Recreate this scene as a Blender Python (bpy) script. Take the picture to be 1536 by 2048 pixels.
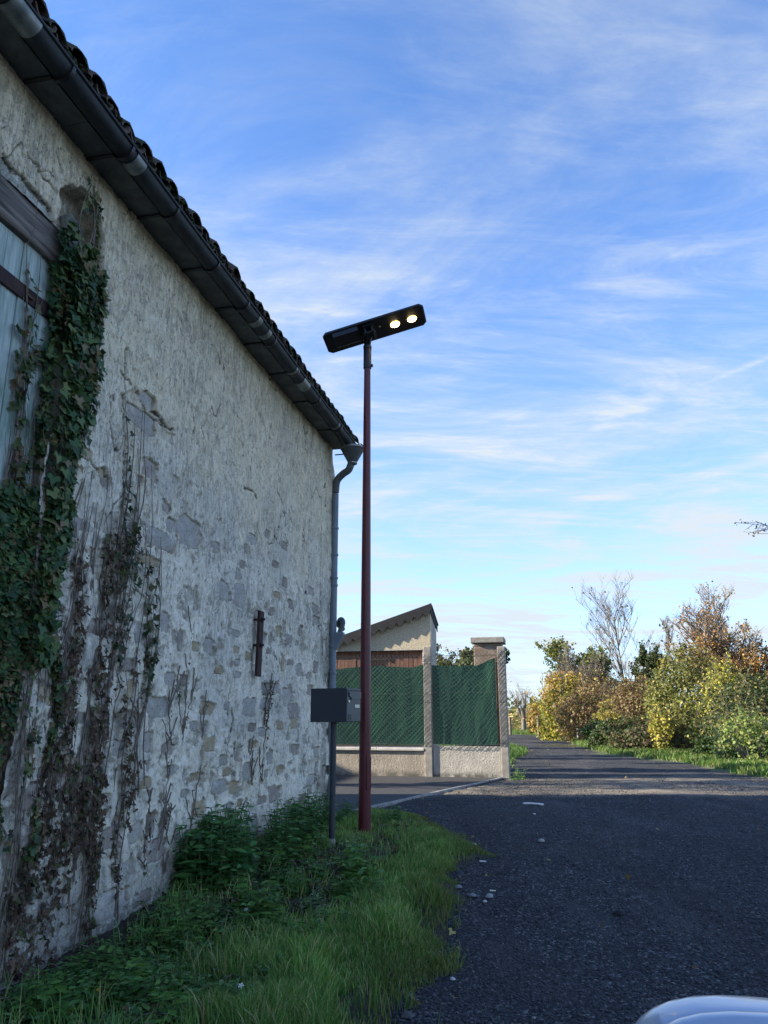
import bpy, math, random
import numpy as np
from mathutils import Matrix, Vector
RAD = math.radians
sc = bpy.context.scene
col = sc.collection
for o in list(bpy.data.objects):
    bpy.data.objects.remove(o)
# ------------------------------------------------------------------ camera
CAM_H = 1.2; PITCH = RAD(14.8); FPX = 1538.0
cd = bpy.data.cameras.new('camera'); cam = bpy.data.objects.new('camera', cd); col.objects.link(cam)
cam.location = (0, 0, CAM_H); cam.rotation_euler = (RAD(90) + PITCH, 0, 0)
cd.sensor_fit = 'VERTICAL'; cd.sensor_height = 36; cd.lens = FPX / 2048 * 36
cd.clip_start = 0.05; cd.clip_end = 6000
sc.camera = cam
# ------------------------------------------------------------------ light
SUN_TH = RAD(0); SUN_EL = RAD(22)
to_sun = Vector((-math.cos(SUN_TH) * math.cos(SUN_EL), -math.sin(SUN_TH) * math.cos(SUN_EL), math.sin(SUN_EL)))
sd = bpy.data.lights.new('sun', 'SUN'); so = bpy.data.objects.new('sun', sd); col.objects.link(so)
sd.energy = 4.6; sd.angle = RAD(0.6); sd.color = (1.0, 0.88, 0.70)
so.rotation_euler = to_sun.to_track_quat('Z', 'Y').to_euler()
sc.view_settings.view_transform = 'Standard'; sc.view_settings.look = 'None'
sc.view_settings.gamma = 1; sc.view_settings.use_curve_mapping = False
sc.view_settings.exposure = 1.50
SKY_STRENGTH = 0.15

def ray(px, py):
    a = (px - 768) / FPX; b = (py - 1024) / FPX; c, s = math.cos(PITCH), math.sin(PITCH)
    return np.array([a, c + b * s, s - b * c])
def at(px, py, Y):
    r = ray(px, py); return np.array([0, 0, CAM_H]) + r * (Y / r[1])
def on_ground(px, py):
    z = 0.0
    for _ in range(12):
        r = ray(px, py); p = np.array([0, 0, CAM_H]) + r * ((z - CAM_H) / r[2]); z = float(gz(p[0], p[1]))
    return p
def sstep(a, b, x):
    t = np.clip((np.asarray(x, float) - a) / (b - a), 0, 1); return t * t * (3 - 2 * t)
def gz(x, y):
    return -0.28 * (1 - sstep(4.0, 9.0, y)) + 0 * np.asarray(x, float)

# ------------------------------------------------------------------ world
w = bpy.data.worlds.new('World'); sc.world = w; w.use_nodes = True
nt = w.node_tree; nt.nodes.clear(); N = nt.nodes.new; L = nt.links.new
def wmath(op, a, b=None, c=None, clamp=False):
    n = N('ShaderNodeMath'); n.operation = op; n.use_clamp = clamp
    for i, v in enumerate((a, b, c)):
        if v is None: continue
        if isinstance(v, (int, float)): n.inputs[i].default_value = v
        else: L(v, n.inputs[i])
    return n.outputs[0]
sky = N('ShaderNodeTexSky'); sky.sky_type = 'NISHITA'; sky.sun_disc = False
sky.sun_elevation = SUN_EL; sky.sun_rotation = math.atan2(to_sun.x, to_sun.y)
sky.air_density = 0.8; sky.dust_density = 0.1; sky.ozone_density = 2.2; sky.altitude = 50
tc = N('ShaderNodeTexCoord'); sep = N('ShaderNodeSeparateXYZ'); L(tc.outputs['Generated'], sep.inputs[0])
zc = wmath('ADD', wmath('MAXIMUM', sep.outputs[2], 0.0), 0.10)
qx = wmath('DIVIDE', sep.outputs[0], zc); qy = wmath('DIVIDE', sep.outputs[1], zc)
cmb = N('ShaderNodeCombineXYZ'); L(qx, cmb.inputs[0]); L(qy, cmb.inputs[1])
def wnoise(scale, rot, stretch, detail=6, rough=.6, dist=0.0, seed=0.0):
    m = N('ShaderNodeMapping'); m.inputs['Rotation'].default_value = (0, 0, rot)
    m.inputs['Scale'].default_value = (scale, scale * stretch, 1); m.inputs['Location'].default_value = (seed, seed * .7, seed * 1.3)
    L(cmb.outputs[0], m.inputs[0])
    n = N('ShaderNodeTexNoise'); n.inputs['Scale'].default_value = 1; n.inputs['Detail'].default_value = detail
    n.inputs['Roughness'].default_value = rough; n.inputs['Distortion'].default_value = dist
    L(m.outputs[0], n.inputs['Vector']); return n.outputs['Fac']
def wramp(v, a, b):
    n = N('ShaderNodeMapRange'); n.interpolation_type = 'SMOOTHSTEP'
    n.inputs['From Min'].default_value = a; n.inputs['From Max'].default_value = b; L(v, n.inputs['Value']); return n.outputs[0]
c1 = wramp(wnoise(0.8, RAD(25), 1.7, 9, .64, 1.4, 5.3), .36, .72)
c2 = wramp(wnoise(1.5, RAD(-30), 3.2, 9, .68, 1.0, 7.7), .40, .74)
c3 = wramp(wnoise(5.0, RAD(12), 3.0, 7, .7, .5, 1.7), .35, .80)
cov = wmath('MULTIPLY', wmath('ADD', wmath('MULTIPLY', c1, .62), wmath('MULTIPLY', c2, .42)), wmath('MULTIPLY_ADD', c3, .5, .6))
def line_pq(p1, p2):
    o = []
    for p in (p1, p2):
        r = ray(*p); r = r / np.linalg.norm(r); o.append((r[0] / (r[2] + .1), r[1] / (r[2] + .1)))
    (x1, y1), (x2, y2) = o; nx, ny = (y2 - y1), -(x2 - x1); l = math.hypot(nx, ny); nx /= l; ny /= l
    return nx, ny, -(nx * x1 + ny * y1)
def contrail(p1, p2, wd, amt, br=.35):
    nx, ny, k = line_pq(p1, p2); o = []
    for p in (p1, p2):
        r = ray(*p); r = r / np.linalg.norm(r); o.append(np.array((r[0] / (r[2] + .1), r[1] / (r[2] + .1))))
    e = o[1] - o[0]; l2 = float(e @ e)
    tt = wmath('ADD', wmath('MULTIPLY_ADD', qx, float(e[0]) / l2, -float(o[0] @ e) / l2), wmath('MULTIPLY', qy, float(e[1]) / l2))
    win = wmath('MULTIPLY', wramp(tt, -.1, .25), wramp(tt, 1.9, 1.3))
    dsum = wmath('ADD', wmath('MULTIPLY_ADD', qx, nx, k), wmath('MULTIPLY', qy, ny))
    dsum = wmath('ADD', dsum, wmath('MULTIPLY_ADD', warp, wd * 2.2, -wd * 1.1))
    g = wmath('SUBTRACT', 1.0, wmath('DIVIDE', wmath('ABSOLUTE', dsum), wd), clamp=True)
    return wmath('MULTIPLY', wmath('MULTIPLY', wmath('POWER', g, 1.3), win), wmath('MULTIPLY', wmath('MULTIPLY_ADD', c3, 1.0, br), amt))
warp = wnoise(2.2, .4, 1.0, 5, .6, .4, 9.1)
hz = wmath('POWER', wmath('SUBTRACT', 1.0, wmath('MAXIMUM', sep.outputs[2], 0.0)), 1.7)
cov = wmath('ADD', wmath('MULTIPLY', hz, .80), wmath('MULTIPLY', wmath('MULTIPLY_ADD', cov, 1.45, -.25), wramp(sep.outputs[2], 1.02, .30)))
for a in (contrail((790, 1038), (1536, 1066), .035, .30), contrail((1390, 772), (1536, 714), .020, .38), contrail((1480, 735), (1560, 706), .03, .2),
          contrail((900, 600), (1536, 556), .060, .26, .0), contrail((1100, 1010), (1536, 925), .06, .15), contrail((940, 1010), (1140, 890), .03, .14), contrail((1150, 545), (1330, 520), .08, .2, .0)):
    cov = wmath('ADD', cov, a)
cov = wmath('MINIMUM', wmath('MAXIMUM', cov, 0.02), .97)
mixc = N('ShaderNodeMix'); mixc.data_type = 'RGBA'
gain = N('ShaderNodeMix'); gain.data_type = 'RGBA'; gain.blend_type = 'MULTIPLY'; gain.inputs[0].default_value = 1
L(sky.outputs[0], gain.inputs[6]); gain.inputs[7].default_value = (.62, .79, 1.0, 1)
L(cov, mixc.inputs[0]); L(gain.outputs[2], mixc.inputs[6]); mixc.inputs[7].default_value = (1.82, 2.02, 2.20, 1)
bg = N('ShaderNodeBackground'); bg.inputs[1].default_value = SKY_STRENGTH
L(mixc.outputs[2], bg.inputs[0]); wo = N('ShaderNodeOutputWorld'); L(bg.outputs[0], wo.inputs[0])

# ------------------------------------------------------------------ helpers
def tag(o, label=None, cat=None, group=None, kind=None):
    if label: o['label'] = label
    if cat: o['category'] = cat
    if group: o['group'] = group
    if kind: o['kind'] = kind
    return o
def thing(name, label, cat, loc=(0, 0, 0), rz=0.0, group=None):
    o = bpy.data.objects.new(name, None); o.empty_display_size = .2; col.objects.link(o)
    o.location = [float(v) for v in loc]; o.rotation_euler = (0, 0, rz)
    return tag(o, label, cat, group)
def link(name, me, parent=None, mat=None):
    o = bpy.data.objects.new(name, me); col.objects.link(o)
    if parent: o.parent = parent
    if mat and not me.materials: me.materials.append(mat)
    return o
def npmesh(name, V, F, mat=None, parent=None, colors=None, smooth=False, attrs=None, ocolor=None):
    """V (n,3); F (m,k) array or list of such arrays; colors per vertex (n,3)"""
    V = np.asarray(V, np.float32)
    Fs = F if isinstance(F, list) and not isinstance(F[0], tuple) else [np.array(F)]
    Fs = [np.asarray(f, np.int32) for f in Fs if len(f)]
    me = bpy.data.meshes.new(name); me.vertices.add(len(V)); me.vertices.foreach_set('co', V.ravel())
    nl = sum(f.size for f in Fs); npoly = sum(len(f) for f in Fs)
    me.loops.add(nl); me.polygons.add(npoly)
    me.loops.foreach_set('vertex_index', np.concatenate([f.ravel() for f in Fs]))
    ls = []; off = 0
    for f in Fs:
        k = f.shape[1]; ls.append(off + np.arange(len(f)) * k); off += f.size
    me.polygons.foreach_set('loop_start', np.concatenate(ls).astype(np.int32))
    me.update(calc_edges=True)
    if smooth: me.polygons.foreach_set('use_smooth', np.ones(npoly, bool))
    if colors is not None:
        a = me.color_attributes.new('Col', 'FLOAT_COLOR', 'POINT')
        c4 = np.ones((len(V), 4), np.float32); c4[:, :3] = colors; a.data.foreach_set('color', c4.ravel())
    for k, v in (attrs or {}).items():
        a = me.attributes.new(k, 'FLOAT', 'POINT'); a.data.foreach_set('value', np.asarray(v, np.float32))
    if mat: me.materials.append(mat)
    me.validate()
    return link(name, me, parent)
class MB:
    def __init__(s): s.v = []; s.f = []
    def add(s, V, F):
        b = len(s.v); s.v += [tuple(map(float, p)) for p in V]; s.f += [tuple(b + i for i in f) for f in F]; return s
    def box(s, x0, x1, y0, y1, z0, z1, M=None):
        V = [(x, y, z) for z in (z0, z1) for y in (y0, y1) for x in (x0, x1)]
        if M is not None: V = [M @ Vector(p) for p in V]
        return s.add(V, [(0, 2, 3, 1), (4, 5, 7, 6), (0, 1, 5, 4), (2, 6, 7, 3), (0, 4, 6, 2), (1, 3, 7, 5)])
    def tube(s, pts, rs, n=12, caps=True, squash=1.0):
        pts = [Vector([float(c) for c in p]) for p in pts]
        if not hasattr(rs, '__len__'): rs = [rs] * len(pts)
        V = []; up = None
        for i, p in enumerate(pts):
            t = (pts[min(i + 1, len(pts) - 1)] - pts[max(i - 1, 0)]).normalized()
            if up is None:
                up = Vector((0, 0, 1)) if abs(t.z) < .9 else Vector((1, 0, 0))
            a = t.cross(up).normalized(); b = a.cross(t).normalized(); up = b
            for k in range(n):
                q = 2 * math.pi * k / n
                V.append(p + (a * math.cos(q) + b * math.sin(q) * squash) * rs[i])
        F = [(i * n + k, i * n + (k + 1) % n, (i + 1) * n + (k + 1) % n, (i + 1) * n + k) for i in range(len(pts) - 1) for k in range(n)]
        if caps: F += [tuple(range(n))[::-1], tuple((len(pts) - 1) * n + k for k in range(n))]
        return s.add(V, F)
    def lathe(s, prof, c=(0, 0, 0), n=20):
        V = [(c[0] + r * math.cos(2 * math.pi * k / n), c[1] + r * math.sin(2 * math.pi * k / n), c[2] + z) for r, z in prof for k in range(n)]
        F = [(i * n + k, i * n + (k + 1) % n, (i + 1) * n + (k + 1) % n, (i + 1) * n + k) for i in range(len(prof) - 1) for k in range(n)]
        F += [tuple(range(n))[::-1], tuple((len(prof) - 1) * n + k for k in range(n))]
        return s.add(V, F)
    def prism(s, poly, y0, y1, axis='y'):
        n = len(poly)
        if axis == 'y': V = [(a, y0, b) for a, b in poly] + [(a, y1, b) for a, b in poly]
        elif axis == 'z': V = [(a, b, y0) for a, b in poly] + [(a, b, y1) for a, b in poly]
        else: V = [(y0, a, b) for a, b in poly] + [(y1, a, b) for a, b in poly]
        return s.add(V, [tuple(range(n)), tuple(range(2 * n - 1, n - 1, -1))] + [(i, i + n, (i + 1) % n + n, (i + 1) % n) for i in range(n)])
    def build(s, name, mat, parent=None, smooth=False, bevel=0.0, seg=2):
        me = bpy.data.meshes.new(name); me.from_pydata(s.v, [], s.f); me.validate()
        if mat: me.materials.append(mat)
        import bmesh
        bm = bmesh.new(); bm.from_mesh(me); bmesh.ops.recalc_face_normals(bm, faces=bm.faces)
        if bevel > 0:
            ed = [e for e in bm.edges if len(e.link_faces) == 2 and e.calc_face_angle(0) > .6]
            bmesh.ops.bevel(bm, geom=ed, offset=bevel, segments=seg, affect='EDGES', profile=.6)
        bm.to_mesh(me); bm.free()
        if smooth:
            me.polygons.foreach_set('use_smooth', np.ones(len(me.polygons), bool))
            try: me.set_sharp_from_angle(angle=RAD(40))
            except Exception: pass
        return link(name, me, parent)
def copy_tree(o, parent=None):
    c = o.copy(); col.objects.link(c); c.parent = parent
    for ch in list(o.children): copy_tree(ch, c)
    return c

# value noise in numpy
def vnoise(x, y, seed=0):
    x = np.asarray(x, float); y = np.asarray(y, float)
    rs = np.random.RandomState(seed); T = rs.rand(256, 256)
    xi = np.floor(x).astype(int); yi = np.floor(y).astype(int); fx = x - xi; fy = y - yi
    fx = fx * fx * (3 - 2 * fx); fy = fy * fy * (3 - 2 * fy)
    a = T[xi % 256, yi % 256]; b = T[(xi + 1) % 256, yi % 256]; c = T[xi % 256, (yi + 1) % 256]; d_ = T[(xi + 1) % 256, (yi + 1) % 256]
    return (a * (1 - fx) + b * fx) * (1 - fy) + (c * (1 - fx) + d_ * fx) * fy
def fbm(x, y, oct=5, seed=0, gain=.5):
    s = 0; a = 1; t = 0
    for i in range(oct):
        s = s + a * vnoise(x * 2 ** i + 13.7 * i, y * 2 ** i + 5.1 * i, seed + i); t += a; a *= gain
    return s / t

# ------------------------------------------------------------------ materials
def new_mat(name):
    m = bpy.data.materials.new(name); m.use_nodes = True; return m, m.node_tree, m.node_tree.nodes['Principled BSDF']
class G:
    """small node-graph helper"""
    def __init__(s, nt): s.nt = nt
    def n(s, t, **k):
        x = s.nt.nodes.new(t)
        for a, b in k.items(): setattr(x, a, b)
        return x
    def put(s, sock, v):
        if v is None: return
        if isinstance(v, bpy.types.NodeSocket): s.nt.links.new(v, sock)
        elif isinstance(v, (tuple, list)) and len(v) == 3 and sock.type == 'RGBA': sock.default_value = (*v, 1)
        else: sock.default_value = v
    def coord(s, kind='Object'): return s.n('ShaderNodeTexCoord').outputs[kind]
    def map(s, vec, scale=(1, 1, 1), rot=(0, 0, 0), loc=(0, 0, 0)):
        m = s.n('ShaderNodeMapping'); s.put(m.inputs[0], vec); m.inputs['Scale'].default_value = scale
        m.inputs['Rotation'].default_value = rot; m.inputs['Location'].default_value = loc; return m.outputs[0]
    def noise(s, vec, scale, detail=5, rough=.6, dist=0):
        x = s.n('ShaderNodeTexNoise'); s.put(x.inputs['Vector'], vec); x.inputs['Scale'].default_value = scale
        x.inputs['Detail'].default_value = detail; x.inputs['Roughness'].default_value = rough; x.inputs['Distortion'].default_value = dist
        return x.outputs['Fac']
    def voro(s, vec, scale, feature='F1', out='Distance'):
        x = s.n('ShaderNodeTexVoronoi', feature=feature); s.put(x.inputs['Vector'], vec); x.inputs['Scale'].default_value = scale
        return x.outputs[out]
    def ramp(s, v, a, b, c=0., d_=1.):
        x = s.n('ShaderNodeMapRange'); x.interpolation_type = 'SMOOTHSTEP'; s.put(x.inputs['Value'], v)
        for k, q in zip(('From Min', 'From Max', 'To Min', 'To Max'), (a, b, c, d_)): x.inputs[k].default_value = q
        return x.outputs[0]
    def mix(s, f, a, b, blend='MIX'):
        x = s.n('ShaderNodeMix', data_type='RGBA', blend_type=blend); s.put(x.inputs[0], f); s.put(x.inputs[6], a); s.put(x.inputs[7], b)
        return x.outputs[2]
    def math(s, op, a, b=None, clamp=False):
        x = s.n('ShaderNodeMath', operation=op, use_clamp=clamp); s.put(x.inputs[0], a); s.put(x.inputs[1], b); return x.outputs[0]
    def bump(s, h, strength=.5, dist=.01, normal=None):
        x = s.n('ShaderNodeBump'); s.put(x.inputs['Height'], h); x.inputs['Strength'].default_value = strength
        x.inputs['Distance'].default_value = dist
        if normal: s.put(x.inputs['Normal'], normal)
        return x.outputs[0]
    def attr(s, name, out='Color'):
        x = s.n('ShaderNodeAttribute'); x.attribute_name = name; return x.outputs[out]
def simple(name, c1, c2=None, scale=20, rough=.6, metal=0, bump=0, bscale=None, stretch=(1, 1, 1), spec=None, lo=.35, hi=.7, coat=0):
    m, nt, p = new_mat(name); g = G(nt)
    v = g.map(g.coord(), stretch)
    if c2: g.put(p.inputs['Base Color'], g.mix(g.ramp(g.noise(v, scale), lo, hi), c1, c2))
    else: p.inputs['Base Color'].default_value = (*c1, 1)
    p.inputs['Roughness'].default_value = rough; p.inputs['Metallic'].default_value = metal
    if spec is not None: p.inputs['Specular IOR Level'].default_value = spec
    if coat: p.inputs['Coat Weight'].default_value = coat; p.inputs['Coat Roughness'].default_value = .08
    if bump: g.put(p.inputs['Normal'], g.bump(g.noise(v, bscale or scale * 3, 6, .7), bump, .01))
    return m
def leafmat(name, trans=.35, rough=.55, spec=.3):
    m, nt, p = new_mat(name); g = G(nt)
    c = g.attr('Col'); p.inputs['Roughness'].default_value = rough; p.inputs['Specular IOR Level'].default_value = spec
    g.put(p.inputs['Base Color'], c)
    t = g.n('ShaderNodeBsdfTranslucent'); g.put(t.inputs[0], g.mix(1., c, (1.0, 1.1, .6), 'MULTIPLY'))
    ms = g.n('ShaderNodeMixShader'); ms.inputs[0].default_value = trans
    out = nt.nodes['Material Output']; nt.links.new(p.outputs[0], ms.inputs[1]); nt.links.new(t.outputs[0], ms.inputs[2]); nt.links.new(ms.outputs[0], out.inputs[0])
    return m
M = {}
M['leaf'] = leafmat('leaf'); M['grass'] = leafmat('grass_blade', .3, .5, .35); M['ivy'] = leafmat('ivy_leaf', .12, .55, .25)
M['dry'] = leafmat('dry_leaf', .15, .8, .1)
M['bark'] = simple('bark', (.10, .085, .07), (.22, .20, .17), 14, .9, bump=.6, stretch=(1, 1, .3))
M['twig'] = simple('twig', (.14, .12, .105), (.23, .205, .18), 9, .85)
M['birchbark'] = simple('pale_bark', (.30, .27, .24), (.10, .08, .07), 8, .8, lo=.5, hi=.8)
M['vine'] = simple('dry_vine', (.12, .095, .075), (.27, .23, .19), 18, .9)
M['black'] = simple('black_metal', (.012, .013, .016), (.02, .021, .025), 30, .42, .2)
M['redpaint'] = simple('wine_red_paint', (.085, .007, .015), (.11, .010, .018), 6, .4, coat=.12)
M['boxpaint'] = simple('anthracite_paint', (.028, .040, .055), (.034, .047, .063), 60, .45, bump=.08, bscale=400)
M['boxfront'] = simple('anthracite_front_paint', (.060, .072, .085), (.07, .082, .096), 60, .4)
M['postpaint'] = simple('post_paint', (.018, .028, .042), (.035, .045, .055), 9, .45)
M['label'] = simple('cream_label', (.75, .72, .55), rough=.5)
M['mark'] = simple('dark_mark', (.01, .012, .016), rough=.5)
M['chrome'] = simple('bolt_metal', (.55, .55, .55), rough=.3, metal=1)
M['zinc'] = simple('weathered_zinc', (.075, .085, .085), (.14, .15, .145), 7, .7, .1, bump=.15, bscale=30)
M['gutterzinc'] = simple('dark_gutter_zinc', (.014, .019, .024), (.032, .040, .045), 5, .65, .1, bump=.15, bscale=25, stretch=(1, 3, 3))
M['newzinc'] = simple('bright_zinc_joint', (.26, .28, .27), (.12, .14, .14), 9, .45, .5, bump=.1)
M['pvc'] = simple('grey_pipe', (.17, .22, .27), (.13, .17, .21), 5, .45)
M['rust'] = simple('rusty_iron', (.030, .016, .018), (.075, .032, .022), 14, .75, .3, bump=.5)
M['rustred'] = simple('red_rust', (.075, .03, .022), (.03, .018, .015), 20, .85, bump=.5)
M['concrete'] = simple('old_concrete', (.27, .25, .22), (.42, .40, .36), 9, .9, bump=.5, bscale=70)
M['coping'] = simple('coping_concrete', (.52, .50, .46), (.66, .64, .60), 5, .85, bump=.3, bscale=60)
M['capstone'] = simple('cap_concrete', (.26, .25, .22), (.38, .36, .32), 8, .9, bump=.5, bscale=60)
M['pillar'] = simple('brown_block', (.22, .165, .125), (.32, .26, .21), 5, .9, bump=.6, bscale=50)
M['wire'] = simple('galvanised_wire', (.10, .115, .11), (.16, .17, .165), 30, .6, .4)
M['boards'] = simple('brown_boards', (.14, .062, .04), (.24, .12, .08), 8, .7, bump=.4, stretch=(4, 4, .4))
M['white'] = simple('white_paint', (.72, .72, .70), (.55, .55, .53), 12, .6)
M['roofsheet'] = simple('dark_roof_sheet', (.012, .013, .018), (.022, .024, .030), 8, .8, bump=.3)
M['asphalt'] = simple('smooth_asphalt', (.035, .037, .042), (.058, .059, .062), 9, .85, bump=.8, bscale=170)
M['kerb'] = simple('kerb_concrete', (.24, .23, .21), (.36, .35, .32), 12, .9, bump=.5, bscale=80)
M['paperwhite'] = simple('white_litter', (.75, .75, .72), rough=.7)
M['pebble'] = leafmat('pebble', 0, .75, .3)
M['carpaint'] = simple('silver_blue_paint', (.42, .50, .62), (.40, .48, .60), 2, .28, .25, coat=.8)
M['carseam'] = simple('black_seam', (.01, .01, .012), rough=.5)
M['glass'] = simple('dark_glass', (.02, .025, .03), rough=.06)
M['tyre'] = simple('tyre_rubber', (.02, .02, .02), rough=.85)
M['petal'] = simple('petal', (.85, .85, .82), rough=.6)

def mat_pebbledash():
    m, nt, p = new_mat('pebbledash_render'); g = G(nt); v = g.coord()
    n = g.noise(v, 42, 4, .8); c = g.mix(g.ramp(n, .40, .62), (.40, .34, .23), (.78, .70, .53))
    c = g.mix(g.ramp(g.noise(v, 1.2), .4, .8, 0, .35), c, (.36, .32, .26)); g.put(p.inputs['Base Color'], c)
    p.inputs['Roughness'].default_value = .95; g.put(p.inputs['Normal'], g.bump(n, .9, .012)); return m
M['pebbledash'] = mat_pebbledash()
def mat_roughcast(name, a, b):
    m, nt, p = new_mat(name); g = G(nt); v = g.coord()
    n = g.noise(v, 26, 6, .7, .6); c = g.mix(g.ramp(g.noise(v, 3.5), .3, .75), a, b)
    c = g.mix(g.ramp(g.noise(v, 60, 3), .5, .7, 0, .4), c, tuple(q * .55 for q in a))
    sepz = g.n('ShaderNodeSeparateXYZ'); g.put(sepz.inputs[0], v)
    c = g.mix(g.math('MULTIPLY', g.ramp(sepz.outputs[2], .16, .02), g.ramp(g.noise(v, 5), .3, .6)), c, (.12, .12, .10))
    g.put(p.inputs['Base Color'], c); p.inputs['Roughness'].default_value = .95
    g.put(p.inputs['Normal'], g.bump(n, 1., .03)); return m
M['roughcast'] = mat_roughcast('roughcast', (.33, .29, .24), (.44, .39, .33))
M['smoothcast'] = mat_roughcast('cement_render', (.42, .40, .36), (.58, .55, .49))
def mat_net():
    m, nt, p = new_mat('green_shade_net'); g = G(nt); v = g.coord()
    f = g.mix(g.ramp(g.noise(g.map(v, (1, 1, .5)), 2.0), .35, .7), (.008, .085, .062), (.030, .15, .088))
    wv = g.noise(v, 240, 2); f = g.mix(g.ramp(wv, .4, .6, 0, .5), f, (.006, .05, .04))
    g.put(p.inputs['Base Color'], f); p.inputs['Roughness'].default_value = .8
    t = g.n('ShaderNodeBsdfTranslucent'); g.put(t.inputs[0], f); ms = g.n('ShaderNodeMixShader'); ms.inputs[0].default_value = .25
    nt.links.new(p.outputs[0], ms.inputs[1]); nt.links.new(t.outputs[0], ms.inputs[2]); nt.links.new(ms.outputs[0], nt.nodes['Material Output'].inputs[0])
    return m
M['net'] = mat_net()
def mat_plaster():
    m, nt, p = new_mat('old_lime_plaster'); g = G(nt); v = g.coord()
    sepv = g.n('ShaderNodeSeparateXYZ'); g.put(sepv.inputs[0], v); U, Z = sepv.outputs[0], sepv.outputs[2]
    big = g.noise(v, .9, 5, .6); mid = g.noise(v, 5, 6, .7); fine = g.noise(v, 34, 6, .8)
    streak = g.noise(g.map(v, (12, 12, 1.5)), 2.4, 7, .8)
    cream = g.mix(g.ramp(mid, .35, .7), (.74, .65, .45), (.93, .83, .60))
    pale = g.mix(g.ramp(mid, .32, .66), (.80, .74, .59), (.98, .91, .74))
    zz = g.math('ADD', Z, g.math('MULTIPLY', g.math('SUBTRACT', big, .5), 2.4))
    c = g.mix(g.ramp(zz, 2.5, 3.9), pale, cream)
    g1 = g.math('MULTIPLY', g.ramp(streak, .44, .60), g.ramp(g.noise(v, 1.2, 5), .34, .60))
    g1 = g.math('MULTIPLY', g1, g.ramp(Z, 0.9, 2.2))
    c = g.mix(g.math('MULTIPLY', g1, .62), c, (.29, .28, .235))
    bl = g.math('MULTIPLY', g.ramp(g.noise(g.map(v, (1, 1, .8), (0, 0, 0), (7, 3, 1)), 1.5, 7, .7), .49, .62), g.ramp(Z, 3.9, 2.8))
    c = g.mix(g.math('MULTIPLY', bl, .55), c, (.56, .545, .48))
    oc = g.math('MULTIPLY', g.ramp(g.noise(g.map(v, (1, 1, 1), (0, 0, 0), (3, 9, 4)), 2.6, 5), .56, .74), g.ramp(Z, 1.9, .8))
    c = g.mix(g.math('MULTIPLY', oc, .5), c, (.56, .44, .26))
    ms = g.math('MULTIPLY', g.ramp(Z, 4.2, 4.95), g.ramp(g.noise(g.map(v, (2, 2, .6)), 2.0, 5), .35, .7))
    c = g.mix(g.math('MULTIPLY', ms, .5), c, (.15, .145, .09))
    dc = g.math('MULTIPLY', g.ramp(U, .85, .1), g.ramp(g.noise(g.map(v, (3, 3, .7)), 2.0, 6), .40, .58))
    dc = g.math('MULTIPLY', dc, g.ramp(Z, 3.2, 2.2))
    c = g.mix(g.math('MULTIPLY', dc, .8), c, (.12, .12, .085))
    ft = g.math('MULTIPLY', g.ramp(g.math('ADD', Z, g.math('MULTIPLY', mid, -.6)), .1, -.35), .5)
    c = g.mix(ft, c, (.15, .145, .12))
    # left part of the wall, under the creeper: dirtier and greyer
    lf = g.math('MULTIPLY', g.ramp(U, 4.6, 6.0), g.math('MULTIPLY', g.ramp(Z, 2.6, 1.6), g.ramp(g.noise(g.map(v, (4, 4, 1.2)), 1.6, 6, .7), .38, .58)))
    c = g.mix(g.math('MULTIPLY', lf, .5), c, (.17, .155, .15))
    c = g.mix(g.math('MULTIPLY', g.attr('hole', 'Fac'), .72), c, (.30, .27, .21))
    pk = g.math('MULTIPLY', g.ramp(g.noise(g.map(v, (1, 1, .28), (0, 0, 0), (1, 8, 4)), 30, 5, .75), .58, .66), g.ramp(Z, 1.6, 2.8))
    c = g.mix(g.math('MULTIPLY', pk, .6), c, (.20, .19, .15))
    c = g.mix(g.math('MULTIPLY', g.attr('crack', 'Fac'), .95), c, (.045, .038, .03))
    c = g.mix(g.math('MULTIPLY', g.attr('cement', 'Fac'), .9), c, g.mix(g.ramp(mid, .35, .65), (.30, .32, .27), (.66, .66, .58)))
    # small flakes, chips and dark pits
    c = g.mix(g.ramp(g.noise(g.map(v, (1, 1, .6)), 21, 6, .75, .4), .57, .62, 0, .45), c, (.36, .34, .29))
    c = g.mix(g.ramp(g.noise(g.map(v, (1, 1, .7), (0, 0, 0), (2, 2, 2)), 27, 5, .75), .57, .62, 0, .55), c, (.92, .90, .84))
    c = g.mix(g.ramp(fine, .60, .70, 0, .5), c, (.17, .16, .135))
    c = g.mix(g.ramp(g.noise(g.map(v, (1, 1, .5), (0, 0, 0), (5, 1, 4)), 58, 4, .7), .585, .66, 0, .8), c, (.07, .068, .058))
    g.put(p.inputs['Base Color'], c); p.inputs['Roughness'].default_value = .95; p.inputs['Specular IOR Level'].default_value = .15
    h = g.math('ADD', g.math('MULTIPLY', fine, .9), g.math('MULTIPLY', g.noise(v, 110, 3, .7), .35))
    h = g.math('ADD', h, g.math('MULTIPLY', streak, .45))
    h = g.math('SUBTRACT', h, g.ramp(g.noise(g.map(v, (1, 1, .6)), 21, 6, .75, .4), .55, .60, 0, .5))
    g.put(p.inputs['Normal'], g.bump(h, .85, .013)); return m
M['plaster'] = mat_plaster()
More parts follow.
